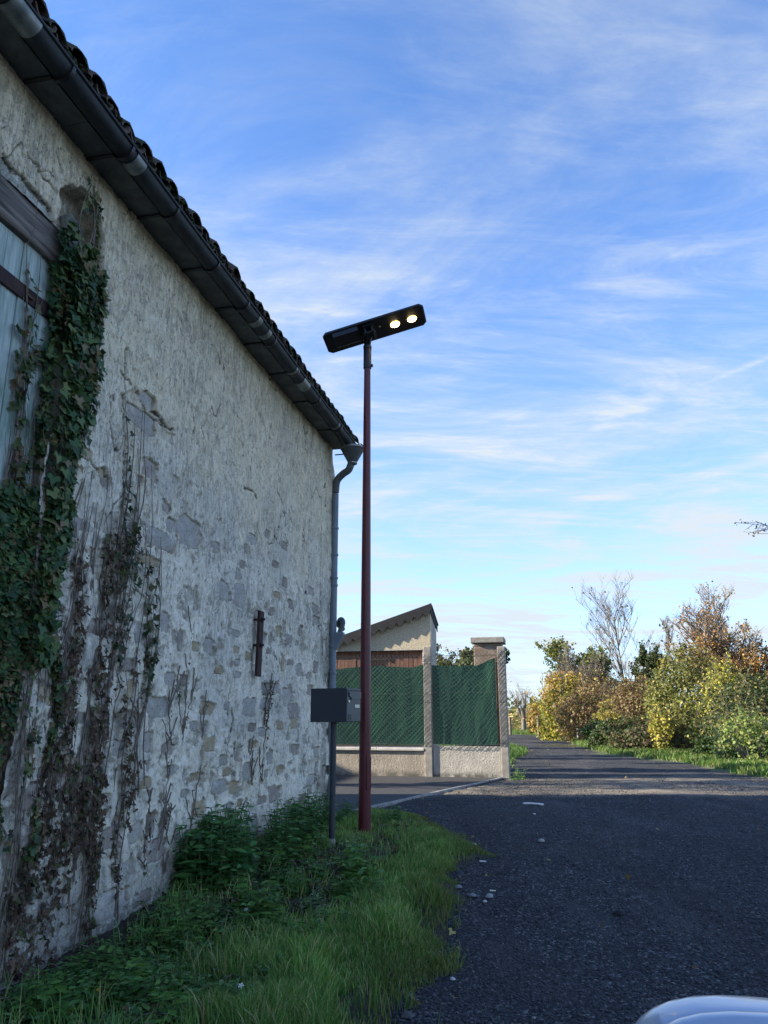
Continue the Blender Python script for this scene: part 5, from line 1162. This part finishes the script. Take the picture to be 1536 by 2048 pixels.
# timber posts
def timber(px, ytop, ybot, w_, label, Y, lean=0, m='bark'):
    q0 = at(px, ybot, Y); z0 = float(gz(0, Y)); zt_ = at(px, ytop, Y)[2]
    t = MB(); t.tube([(0, 0, -.2), (lean * .5, 0, zt_ * .5), (lean, 0, zt_ - z0)], [w_, w_ * .95, w_ * .85], 9)
    o = t.build('timber_post', M[m], None, smooth=True); o.location = (q0[0], Y, z0); tag(o, label, 'post')
timber(1078, 1430, 1463, .11, 'thick dark timber post at the far bend beside the orange bush', 46)
timber(1157, 1436, 1466, .075, 'pale thin fence post in front of the russet bush', 38, m='greypost')
timber(1021, 1434, 1462, .09, 'grey timber post far off, just right of the corner post', 50)
timber(1087, 1444, 1461, .05, 'thin short stake right of the thick dark timber post', 48, .1)
timber(1070, 1446, 1462, .05, 'thin short stake left of the thick dark timber post', 50)

# ------------------------------------------------------------------ grass and weeds
def grass(name, label, x0, x1, y0, y1, n, hfun, dens, cols, seed, wd=(.003, .006), p=None, tri=2, bend=.5):
    rs = np.random.RandomState(seed); xs_, ys_ = [], []; got = 0
    while got < n:
        x = rs.uniform(x0, x1, n); y = rs.uniform(y0, y1, n); k = rs.rand(n) < dens(x, y); xs_.append(x[k]); ys_.append(y[k]); got += k.sum()
        if k.sum() == 0: break
    x = np.concatenate(xs_)[:n]; y = np.concatenate(ys_)[:n]; n = len(x); z = verge_z(x, y) - .01
    h = hfun(x, y) * rs.uniform(.45, 1.15, n); az = rs.rand(n) * 6.283; sd_ = np.stack([np.cos(az), np.sin(az), 0 * az], -1); w_ = rs.uniform(*wd, n)[:, None]
    bd = rs.rand(n) * 6.283; bdir = np.stack([np.cos(bd), np.sin(bd), 0 * bd], -1) * (h * bend * rs.uniform(.2, 1.3, n))[:, None]
    B = np.stack([x, y, z], -1); up = np.array([0, 0, 1.]) * h[:, None]
    V = np.stack([B - sd_ * w_, B + sd_ * w_, B + up * .45 + bdir * .22 + sd_ * w_ * .85, B + up * .45 + bdir * .22 - sd_ * w_ * .85, B + up * .8 + bdir * .62 + sd_ * w_ * .5, B + up * .8 + bdir * .62 - sd_ * w_ * .5, B + up * (.98) + bdir * 1.1], 1)
    b0 = np.arange(n)[:, None] * 7
    cc = pick(rs, cols, n, p, .3) * (.55 + .9 * fbm(x * 2.2, y * 2.2, 4, seed + 1))[:, None]
    if name.startswith('verge'):
        e = sstep(.45, .0, poly_sd(x, y, VERGE))[:, None]; cc = cc * (1 - .55 * e) + np.array([.13, .12, .035]) * .55 * e
    o = npmesh(name, V.reshape(-1, 3), [np.concatenate([b0 + [0, 1, 2, 3], b0 + [3, 2, 4, 5]]), b0 + [5, 4, 6]], M['grass'], None, colors=np.repeat(cc, 7, 0))
    return tag(o, label, 'grass', kind='stuff')
GC_ = [(.09, .22, .05), (.14, .31, .07), (.21, .38, .09), (.28, .39, .11), (.48, .42, .21)]
def walld(x, y): return (x - C0[0]) * nW[0] + (y - C0[1]) * nW[1]
def dens_v(x, y):
    t = -track_sd(x, y); wd_ = walld(x, y)
    k = sstep(-.10, .12, t) * sstep(.03, .25, wd_) * (poly_sd(x, y, DRIVE) < .02)
    pat = sstep(.42, .54, fbm(x * 2.4 + 5, y * 2.4, 5, 140, .6)); nearwall = sstep(1.75, .75, wd_ + .9 * (fbm(x * 1.5, y * 1.5, 3, 143) - .5)) * sstep(8.3, 7.6, y)
    bare = np.exp(-(((x + .55) / .75) ** 2 + ((y - 7.05) / .38) ** 2)) * .85
    return k * (.12 + .88 * pat) * (1 - .93 * nearwall) * (1 - bare) * (y < 10.9)
def h_v(x, y):
    return .065 + .12 * sstep(.42, .62, fbm(x * 2.0, y * 2.0, 4, 150)) * sstep(8.6, 5.5, y) + .03 * fbm(x * 5, y * 5, 2, 4) - .05 * sstep(.3, 0, poly_sd(x, y, VERGE))
grass('verge_grass', 'green verge grass between barn and gravel track around the lamp', -3.0, 1.3, 2.4, 10.9, 88000, h_v, dens_v, GC_, 160, (.0016, .0042), p=[.24, .26, .20, .14, .16])
def dens_r(x, y): 
    t = -poly_sd(x, y, TRACK); return sstep(.0, .3, t + .5 * (fbm(x, y, 3, 7) - .5)) * (x > 5.5) * sstep(5.5, 2.5, t) 
grass('roadside_grass', 'green grass strip along the far right side of the gravel track', 5.8, 14.5, 13, 54, 60000, lambda x, y: .10 + .12 * fbm(x * .8, y * .8, 3, 8), dens_r, [(.06, .14, .025), (.09, .19, .035), (.13, .22, .05), (.20, .20, .07)], 161, (.006, .014))
def dens_l(x, y):
    t = -poly_sd(x, y, TRACK); return sstep(-.05, .2, t + .5 * (fbm(x * 1.4, y * 1.4, 3, 17) - .5)) * (x > 1.9) * (x < 6.2) * (fbm(x * .8, y * .8, 3, 77) > .38)
grass('corner_grass', 'grass patch along the left side of the track behind the corner post', 2.2, 6.5, 16.2, 45, 16000, lambda x, y: .10 + .10 * fbm(x, y, 3, 8), dens_l, [(.05, .12, .025), (.08, .17, .03), (.12, .19, .05)], 162, (.005, .012))
tf = at(1115, 1485, 33.); 
grass('track_tuft', 'small brownish grass tuft in the middle of the far track', tf[0] - 1.2, tf[0] + 1.2, 31.5, 35, 2200, lambda x, y: .06 + 0 * x, lambda x, y: np.exp(-(((x - tf[0]) / .6) ** 2 + ((y - 33) / .8) ** 2)), [(.07, .08, .03), (.12, .11, .05)], 163, (.006, .012))
grass('bend_grass', 'grass at the far end of the track below the reeds', -2, 20, 53, 66, 14000, lambda x, y: .25 + 0 * x, lambda x, y: (poly_sd(x, y, TRACK) < 0) * 1.0, [(.06, .14, .025), (.11, .19, .04), (.2, .19, .07)], 164, (.012, .03))
grass('field_grass', 'short meadow grass of the field right of the hedge', 8, 40, 8, 58, 14000, lambda x, y: .14 + 0 * x, lambda x, y: (poly_sd(x, y, TRACK) < -1.5) * 1.0, [(.07, .12, .03), (.12, .15, .05)], 165, (.012, .03))

# nettles and broad-leaved weeds: three plants, copied
def weed_proto(kind, seed):
    rs = np.random.RandomState(seed); root = thing('weed', 'x', 'weed'); lines = []; C = []; Nn = []; S = []; U_ = []; cols = []
    nst = {'nettle': 7, 'broad': 8, 'low': 10}[kind]
    for s_ in range(nst):
        h = {'nettle': rs.uniform(.22, .42), 'broad': rs.uniform(.10, .24), 'low': rs.uniform(.05, .12)}[kind]; az = rs.rand() * 6.28; ln = rs.uniform(.1, .45)
        m = 8; tt = np.linspace(0, 1, m)[:, None]; b0 = np.array([rs.uniform(-.06, .06), rs.uniform(-.06, .06), -.02]); P = b0 + tt * [h * ln * math.cos(az), h * ln * math.sin(az), h] * np.array([1, 1, 1]); lines.append(P)
        lv = {'nettle': 8, 'broad': 4, 'low': 3}[kind]
        for k in range(lv):
            t_ = .25 + .75 * k / max(1, lv - 1); q = b0 + np.array([h * ln * math.cos(az), h * ln * math.sin(az), h]) * t_; sz = {'nettle': .085, 'broad': .075, 'low': .05}[kind] * rs.uniform(.7, 1.2) * (1.15 - .55 * t_)
            a0 = k * 1.57 + rs.rand() * .5
            for j in range(2 if kind != 'low' else 3):
                a = a0 + j * (math.pi if kind != 'low' else 2.1); dr = np.array([math.cos(a), math.sin(a), rs.uniform(-.55, .15)]); dr /= np.linalg.norm(dr)
                C.append(q + dr * sz * .62); n_ = np.cross(np.cross(dr, [0, 0, 1]), dr); Nn.append(n_); S.append(sz); U_.append(np.cross(dr, n_)); 
    n = len(C); C = np.array(C); Nn = np.array(Nn); U_ = -np.array(U_)
    cc = pick(rs, {'nettle': [(.05, .16, .055), (.08, .21, .06), (.12, .26, .075)], 'broad': [(.11, .25, .06), (.17, .32, .07), (.08, .19, .05)], 'low': [(.07, .18, .06), (.11, .25, .075), (.17, .26, .09)]}[kind], n)
    SH = ([(0, -.62), (.16, -.42), (.26, -.3), (.22, -.22), (.31, -.08), (.24, .0), (.26, .14), (.17, .2), (.16, .34), (0, .66), (-.16, .34), (-.17, .2), (-.26, .14), (-.24, 0), (-.31, -.08), (-.22, -.22), (-.26, -.3), (-.16, -.42)], [[(0, 1, 2, 3, 4, 5, 6, 7, 8, 9), (0, 9, 10, 11, 12, 13, 14, 15, 16, 17)]])
    leaf_cloud('foliage', C, Nn, np.array(S), cc, SH, M['leaf'], root, rs, U_, jitter=.25, fold=.3); tubes('stems', lines, .0028, simple('green_stem_' + kind, (.08, .12, .04), rough=.6) if ('green_stem_' + kind) not in bpy.data.materials else bpy.data.materials['green_stem_' + kind], root, 4)
    return root
protos = {k: [weed_proto(k, 400 + 10 * i + j) for j in range(3)] for i, k in enumerate(('nettle', 'broad', 'low'))}
cover = []
def cover_weed(kind, x, y, sc_, rs):
    pr = protos[kind][rs.randint(3)]; a = rs.rand() * 6.28; R_ = np.array([[math.cos(a), -math.sin(a), 0], [math.sin(a), math.cos(a), 0], [0, 0, 1]]) * sc_
    cover.append((pr, R_, np.array([x, y, float(verge_z(np.array(x), np.array(y)))])))
def place(kind, x, y, sc_, label, cat, name, group, rs):
    o = copy_tree(protos[kind][rs.randint(3)]); o.name = name; o.location = (x, y, float(verge_z(np.array(x), np.array(y)))); o.scale = [sc_] * 3
    o.rotation_euler = (0, 0, rs.rand() * 6.28); tag(o, label, cat, group); return o
rs = np.random.RandomState(44)
for grp, label, cat, name, kind, spots, sc0 in [
    ('nettles against the wall', 'dark green nettle in the tall clump against the wall below the stone courses', 'nettle', 'nettle', 'nettle', [(405, 1740), (425, 1700), (445, 1730), (460, 1760), (400, 1775), (375, 1760), (430, 1770), (470, 1735), (395, 1715), (485, 1765), (415, 1800), (450, 1795), (360, 1790), (415, 1755), (440, 1745), (390, 1745), (455, 1725), (405, 1760), (475, 1780), (385, 1790)], 1.2),
    ('nettles at the barn corner', 'dark green nettle in the clump at the barn corner behind the mailbox post', 'nettle', 'nettle', 'nettle', [(598, 1655), (615, 1640), (632, 1650), (580, 1680), (605, 1680), (640, 1680), (560, 1700), (620, 1700), (588, 1705), (650, 1660), (572, 1725), (545, 1735)], .95),
    ('weeds between mailbox and lamp', 'leafy weed in the dark clump between mailbox post and lamp', 'weed', 'weed', 'nettle', [(690, 1650), (703, 1642), (678, 1660), (775, 1655), (790, 1650)], .55),
    ('broad-leaved weeds near the wall foot', 'pale green broad-leaved weed in the leaf litter near the wall foot', 'weed', 'weed', 'broad', [(395, 1810), (375, 1850), (345, 1875), (405, 1870), (350, 1920), (330, 1850), (375, 1895), (420, 1850), (300, 1925)], 1.0),
    ('low weeds near the mailbox post', 'pale green low weed in front of the nettles near the mailbox post', 'weed', 'weed', 'broad', [(560, 1740), (575, 1720), (590, 1735), (545, 1765), (530, 1750)], .8),
    ('broad-leaved weeds at the bottom left', 'dark green broad-leaved weed at the bottom left corner of the picture', 'weed', 'weed', 'broad', [(190, 1960), (150, 1985), (210, 1990), (120, 2010), (250, 1985), (180, 2030), (80, 2035), (240, 2035), (300, 1990), (310, 2040), (150, 2045), (60, 2060), (255, 1940)], .8)]:
    for px, py in spots:
        p_ = on_ground(px, py); place(kind, p_[0], p_[1], sc0 * rs.uniform(.8, 1.2), label, cat, name, grp, rs)
for px, py in [(505, 1790), (545, 1800), (600, 1790), (650, 1770), (700, 1790), (620, 1830), (560, 1850), (720, 1760), (760, 1740), (470, 1860), (640, 1755), (585, 1775), (520, 1830), (690, 1740), (610, 1900), (530, 1900), (480, 1930), (560, 1960), (440, 1960), (500, 1990), (400, 1950), (680, 1860), (350, 1985), (410, 2010), (455, 1890), (740, 1800), (330, 1790), (300, 1860), (275, 1895), (340, 1940), (370, 1965), (290, 1960), (230, 1975), (420, 1930), (320, 2015), (270, 2020), (215, 2010), (110, 1990), (385, 2035), (500, 2030), (360, 1905), (310, 1890), (440, 1840), (160, 2005)]:
    p_ = on_ground(px, py); cover_weed('low', p_[0], p_[1], rs.uniform(.8, 1.5), rs)
for k in range(150):
    x_, y_ = rs.uniform(-2.6, .1), rs.uniform(3.6, 7.6); wd_ = walld(x_, y_)
    if .15 < wd_ < 1.45: cover_weed('low' if rs.rand() < .7 else 'broad', x_, y_, rs.uniform(.6, 1.3), rs)
for (x_, y_, s_, lb) in [(2.52, 15.55, 1.0, 'bright green leafy weed at the foot of the corner post'), (2.68, 15.75, .8, 'smaller green weed just right of the corner post foot'), (2.75, 19.5, 1.6, 'dark dock plant by the corner post beside the far track')]:
    o = place('nettle' if s_ > 1.5 else 'broad', x_, y_, s_, lb, 'weed', 'weed', None, rs); o.scale = (s_, s_, s_ * 1.2)
VV, CCl, F3, F4 = [], [], [], []; nb = 0
for pr, R_, T_ in cover:
    for ch in pr.children:
        me = ch.data; n_ = len(me.vertices)
        if ch.name.startswith('stem'): continue
        co = np.zeros(n_ * 3, np.float32); me.vertices.foreach_get('co', co); cl = np.zeros(n_ * 4, np.float32); me.color_attributes['Col'].data.foreach_get('color', cl)
        VV.append(co.reshape(-1, 3) @ R_.T + T_); CCl.append(cl.reshape(-1, 4)[:, :3])
        li = np.zeros(len(me.loops), np.int32); me.loops.foreach_get('vertex_index', li); F4.append(li.reshape(-1, 10) + nb); nb += n_
tag(npmesh('ground_cover_weeds', np.concatenate(VV), [np.concatenate(F4)], M['leaf'], None, colors=np.concatenate(CCl)), 'low mixed leafy weeds covering the soil and verge below the wall', 'weeds', kind='stuff')
for k in protos:
    for r in protos[k]:
        for ch in list(r.children): bpy.data.objects.remove(ch)
        bpy.data.objects.remove(r)
# wall-climbing weed stem seen at the foot of the wall
# leaf litter and twigs on the soil
rs = np.random.RandomState(46); n = 5200; x = rs.uniform(-2.9, .6, n); y = rs.uniform(2.8, 9.8, n); k = (walld(x, y) > .02) & (walld(x, y) < 1.6) & (poly_sd(x, y, VERGE) > 0); x, y = x[k], y[k]; n = len(x)
tag(leaf_cloud('leaf_litter', np.stack([x, y, verge_z(x, y) + .012 + .02 * rs.rand(n)], -1), np.tile([0, 0, 1.], (n, 1)), rs.uniform(.02, .05, n), pick(rs, BROWN + [(.16, .10, .05)], n), IVY, M['dry'], None, rs, jitter=1.0), 'dead brown leaves lying on the soil along the wall foot', 'leaf litter', kind='stuff')
n = 1500; x = rs.uniform(-.2, 8.2, n); y = rs.uniform(2.5, 34, n); tsd = track_sd(x, y); k = (tsd > -.2) & (rs.rand(n) < .12 + .88 * np.exp(-(tsd / .45) ** 2)) & (poly_sd(x, y, DRIVE) < -.05); x, y = x[k], y[k]; n = len(x)
tag(leaf_cloud('track_leaves', np.stack([x, y, gz(x, y) + .03 + .01 * rs.rand(n)], -1), np.tile([0, 0, 1.], (n, 1)), rs.uniform(.02, .05, n), pick(rs, [(.30, .22, .09), (.20, .12, .07), (.40, .30, .12), (.14, .10, .07)], n), IVY, M['dry'], None, rs, jitter=.8), 'fallen autumn leaves scattered along the edges of the gravel track', 'fallen leaves', kind='stuff')
L_ = []
for k in range(160):
    p_ = np.array([rs.uniform(-2.6, -.2), rs.uniform(3.5, 8.5)]); 
    if walld(*p_) < .05 or walld(*p_) > 1.4: continue
    a = rs.rand() * 6.28; l = rs.uniform(.08, .35); m = 6; tt = np.linspace(0, l, m); xx = p_[0] + np.cos(a) * tt + .012 * rs.randn(m); yy_ = p_[1] + np.sin(a) * tt + .012 * rs.randn(m); L_.append(np.stack([xx, yy_, verge_z(xx, yy_) + .03 + .04 * np.sin(tt / l * 3)], -1))
tag(tubes('fallen_twigs', L_, .003, M['vine']), 'thin dead twigs strewn on the soil along the wall foot', 'twigs', kind='stuff')
# small flowers and litter
def flower(px, py, r, label, m='petal', hgt=.10):
    p_ = on_ground(px, py); o = MB()
    for k in range(5):
        a = k * 1.257; c_ = (math.cos(a) * r * .6, math.sin(a) * r * .6); o.add([(0, 0, hgt), (c_[0] - r * .3 * math.sin(a), c_[1] + r * .3 * math.cos(a), hgt + .006), (c_[0] * 1.6, c_[1] * 1.6, hgt + .003), (c_[0] + r * .3 * math.sin(a), c_[1] - r * .3 * math.cos(a), hgt + .006)], [(0, 1, 2, 3)])
    o.tube([(0, 0, 0), (0, 0, hgt)], .0015, 4); o = o.build('flower', M[m]); o.location = (p_[0], p_[1], float(verge_z(np.array(p_[0]), np.array(p_[1])))); o.rotation_euler = (RAD(35), 0, 0); tag(o, label, 'flower')
M['yellowpetal'] = simple('yellow_petal', (.75, .6, .03), rough=.6)
flower(494, 1848, .020, 'white flower in the long grass right of the nettles')
flower(484, 2018, .018, 'white flower at the bottom of the picture in the grass')
flower(432, 1972, .010, 'tiny white flower in the lower grass near the bottom left')
flower(540, 1952, .010, 'tiny yellow flower in the middle of the lower grass', 'yellowpetal')
flower(200, 2025, .012, 'tiny yellow flower at the bottom left among broad leaves', 'yellowpetal')
def slab(px, py, pts, label, cat, name, m, h=.012, z_=None):
    p_ = on_ground(px, py); q = MB(); q.prism(pts, 0, h, 'z'); o = q.build(name, M[m], None, bevel=h * .3, seg=1); o.location = (p_[0], p_[1], p_[2] + .018); o.rotation_euler = (.05, .04, 0); tag(o, label, cat)
slab(1066, 1612, [(-.14, .02), (-.05, .05), (.09, .04), (.15, -.01), (.12, -.05), (.08, -.04), (.05, .005), (-.05, .015), (-.12, -.005)], 'crumpled white litter strip lying on the gravel track', 'litter', 'litter', 'paperwhite', .02)
slab(1069, 1632, [(-.015, -.01), (.015, -.012), (.018, .01), (-.01, .014)], 'tiny white fragment just below the litter strip', 'litter', 'litter', 'paperwhite')
slab(965, 1728, [(-.03, -.008), (.03, -.012), (.035, .008), (-.02, .014)], 'small white scrap at the tip of the verge grass', 'litter', 'litter', 'paperwhite', .008)
slab(985, 1787, [(-.02, -.01), (.02, -.012), (.028, .006), (-.02, .012)], 'small tan scrap on the gravel left of centre', 'litter', 'litter', 'label', .006)
rs = np.random.RandomState(50)
for i, (px, py, r, lb) in enumerate([(1083, 1684, .035, 'pale flat stone on the track behind the verge tip'), (917, 1777, .03, 'grey stone beside the verge, leftmost of the small group'), (945, 1794, .03, 'grey stone in the middle of the small group by the verge'), (979, 1796, .035, 'largest grey stone right of the small group by the verge'), (970, 1806, .018, 'small white stone below the largest grey one'), (815, 2036, .035, 'dark round stone at the bottom edge between grass and gravel'), (905, 1962, .018, 'small white stone low on the track near the grass'), (505, 1740, .06, 'brown lump of stone in the weeds under the wall'), (948, 1692, .03, 'flat pale stone at the upper edge of the verge'), (1238, 1830, .04, 'black clod in a small hollow of the track')]):
    p_ = on_ground(px, py); V = []; 
    for a_, rr, zz_ in [(k, 1, 0) for k in range(7)] + [(k + .5, .75, .45) for k in range(7)]: V.append((r * rr * math.cos(a_ * .897) * rs.uniform(.8, 1.2), r * rr * math.sin(a_ * .897) * rs.uniform(.7, 1.1), r * zz_ * rs.uniform(.8, 1.2) - .004))
    V.append((0, 0, r * .6)); F = [(k, (k + 1) % 7, 7 + k) for k in range(7)] + [((k + 1) % 7, 7 + (k + 1) % 7, 7 + k) for k in range(7)] + [(7 + k, 7 + (k + 1) % 7, 14) for k in range(7)]
    cl_ = [(.40, .39, .36), (.20, .21, .22), (.22, .23, .24), (.30, .31, .32), (.5, .5, .48), (.09, .09, .09), (.5, .5, .5), (.16, .12, .09), (.35, .35, .33), (.02, .02, .022)][i]
    o = npmesh('stone', V, np.array(F), M['pebble'], colors=np.tile(cl_, (15, 1)), smooth=False); o.location = (p_[0], p_[1], float(verge_z(np.array(p_[0]), np.array(p_[1])) if 'weeds' in lb else p_[2]) + .012); tag(o, lb, 'stone')

# loose gravel
def gravel(name, label, n, x0, x1, y0, y1, size, seed, dens):
    rs = np.random.RandomState(seed); x = rs.uniform(x0, x1, n * 3); y = y0 + (y1 - y0) * rs.rand(n * 3) ** 1.5
    k = (track_sd(x, y) > -.12 * rs.rand(n * 3)) & (poly_sd(x, y, DRIVE) < -.03) & (rs.rand(n * 3) < dens(x, y)) & (np.abs(x) < .56 * y + .3); x, y = x[k][:n], y[k][:n]; n = len(x)
    z = gz(x, y) + .02 * (fbm(x * .5, y * .25, 3, 31) - .5) + .018 * (fbm(x * 6, y * 6, 4, 33) - .5)
    B = np.array([[1, 0, 0], [0, 1, 0], [-1, 0, 0], [0, -1, 0], [0, 0, .7], [0, 0, -.5]])
    s_ = (size[0] + (size[1] - size[0]) * rs.rand(n) ** 3)[:, None, None]; P = B[None] * s_ * rs.uniform(.6, 1.3, (n, 6, 3)) + rs.randn(n, 6, 3) * s_ * .18
    a = rs.rand(n) * 6.28; ca, sa = np.cos(a)[:, None], np.sin(a)[:, None]; P = np.stack([P[..., 0] * ca - P[..., 1] * sa, P[..., 0] * sa + P[..., 1] * ca, P[..., 2]], -1)
    P += np.stack([x, y, z + s_[:, 0, 0] * .2], -1)[:, None, :]
    f = np.array([(0, 1, 4), (1, 2, 4), (2, 3, 4), (3, 0, 4), (1, 0, 5), (2, 1, 5), (3, 2, 5), (0, 3, 5)]); F = (np.arange(n)[:, None, None] * 6 + f[None]).reshape(-1, 3)
    g_ = rs.rand(n); base = np.where(g_[:, None] < .68, np.array([[.038, .042, .049]]) * (1 + 1.3 * rs.rand(n, 1)), np.where(g_[:, None] < .975, np.array([[.085, .09, .10]]), np.array([[.24, .235, .225]])))
    return tag(npmesh(name, P.reshape(-1, 3), F, M['pebble'], colors=np.repeat(base * rs.uniform(.8, 1.2, (n, 1)), 6, 0)), label, 'gravel', kind='stuff')
gravel('gravel', 'loose dark grey gravel chips covering the track', 75000, -1.5, 8.5, 2.0, 17, (.005, .013), 170, lambda x, y: .45 + .55 * sstep(.4, .6, fbm(x * .9, y * .9, 3, 172)))
gravel('coarse_gravel', 'coarser grey gravel along the verge edge', 2200, -1, 8, 2.4, 16, (.009, .019), 171, lambda x, y: .10 + .9 * np.exp(-(track_sd(x, y) / .5) ** 2))

# ------------------------------------------------------------------ parked car: wing mirror shows at the lower right
car = thing('car', 'silver-blue car whose wing mirror shows at the bottom right corner', 'car', (0, 0, 0))
mc = np.array([.478, .98, .765])
def sup(P_, a, b_, c_, e=2.6, n=40, m=20, cutx=None):
    V = []
    for i in range(m + 1):
        ph = -math.pi / 2 + math.pi * i / m
        for k in range(n):
            th = 2 * math.pi * k / n; f = lambda t, q: math.copysign(abs(t) ** (2 / q), t)
            V.append((P_[0] + a * f(math.cos(ph), e) * f(math.cos(th), e), P_[1] + b_ * f(math.cos(ph), e) * f(math.sin(th), e), P_[2] + c_ * f(math.sin(ph), e)))
    return V, [(i * n + k, i * n + (k + 1) % n, (i + 1) * n + (k + 1) % n, (i + 1) * n + k) for i in range(m) for k in range(n)]
V, F = sup((0, .025, 0), .205, .075, .11, 3.0); V = [(x + .0, y + .05 * (x * 2) ** 2, z * (1 - .35 * x / .2 * .45) - .10 * max(0, x) ** 1) for x, y, z in V]
q = MB(); q.add(V, F); cap = q.build('mirror_housing', M['carpaint'], car, smooth=True); cap.location = mc
V, F = sup((0, -.040, 0), .218, .030, .118, 3.2); V = [(x, y + .05 * (x * 2) ** 2, z * (1 - .35 * x / .2 * .45) - .10 * max(0, x)) for x, y, z in V]
q = MB(); q.add(V, F); bz = q.build('mirror_bezel', M['carpaint'], car, smooth=True); bz.location = mc
V, F = sup((0, -.012, 0), .206, .008, .109, 3.2); V = [(x, y + .05 * (x * 2) ** 2, z * (1 - .35 * x / .2 * .45) - .10 * max(0, x)) for x, y, z in V]
q = MB(); q.add(V, F); sm_ = q.build('housing_seam', M['carseam'], car, smooth=True); sm_.location = mc
q = MB(); q.box(-.17, .17, -.074, -.068, -.075, .07); o = q.build('mirror_glass', M['glass'], car, bevel=.01); o.location = mc
q = MB(); q.tube([(.74, 1.0, .66), (.92, .97, .62), (1.12, .95, .60)], [.035, .03, .04], 12, squash=.7); q.build('mirror_arm', M['carseam'], car, smooth=True)
body = [(-2.6, .10), (-2.65, .45), (-2.5, .72), (-1.6, .80), (-1.0, 1.22), (.2, 1.27), (1.15, .85), (1.9, .74), (2.2, .5), (2.2, .1)]
V = []; inset = lambda z: .10 * max(0, z - .8) / .45
for s_ in (1.08, 1.16): pass
q = MB(); side = [(y, z - .25) for y, z in body]
q.add([(1.12 + .9 * max(0, z - .6) * .35, y - .55, z) for y, z in side] + [(2.75 - .9 * max(0, z - .6) * .35, y - .55, z) for y, z in side], [tuple(range(10)), tuple(range(19, 9, -1))] + [(i, i + 10, (i + 1) % 10 + 10, (i + 1) % 10) for i in range(10)])
q.build('body', M['carpaint'], car, bevel=.04, seg=3)
q = MB(); q.add([(1.128 + .315 * max(0, z - .6), y - .55, z) for y, z in [(-1.35, .60), (-.95, .90), (.1, .95), (.75, .62)]] + [(1.10 + .315 * max(0, z - .6), y - .55, z) for y, z in [(-1.35, .60), (-.95, .90), (.1, .95), (.75, .62)]], [(0, 1, 2, 3), (7, 6, 5, 4), (0, 4, 5, 1), (1, 5, 6, 2), (2, 6, 7, 3), (3, 7, 4, 0)]); q.build('side_window', M['glass'], car)
for yy_ in (-2.2, .75):
    q = MB(); q.tube([(1.10, yy_, .03), (1.30, yy_, .03)], .31, 28); wl = q.build('wheel', M['tyre'], car, smooth=True)
    q = MB(); q.tube([(1.088, yy_, .03), (1.11, yy_, .03)], .20, 24); q.build('rim', M['newzinc'], wl, smooth=True)
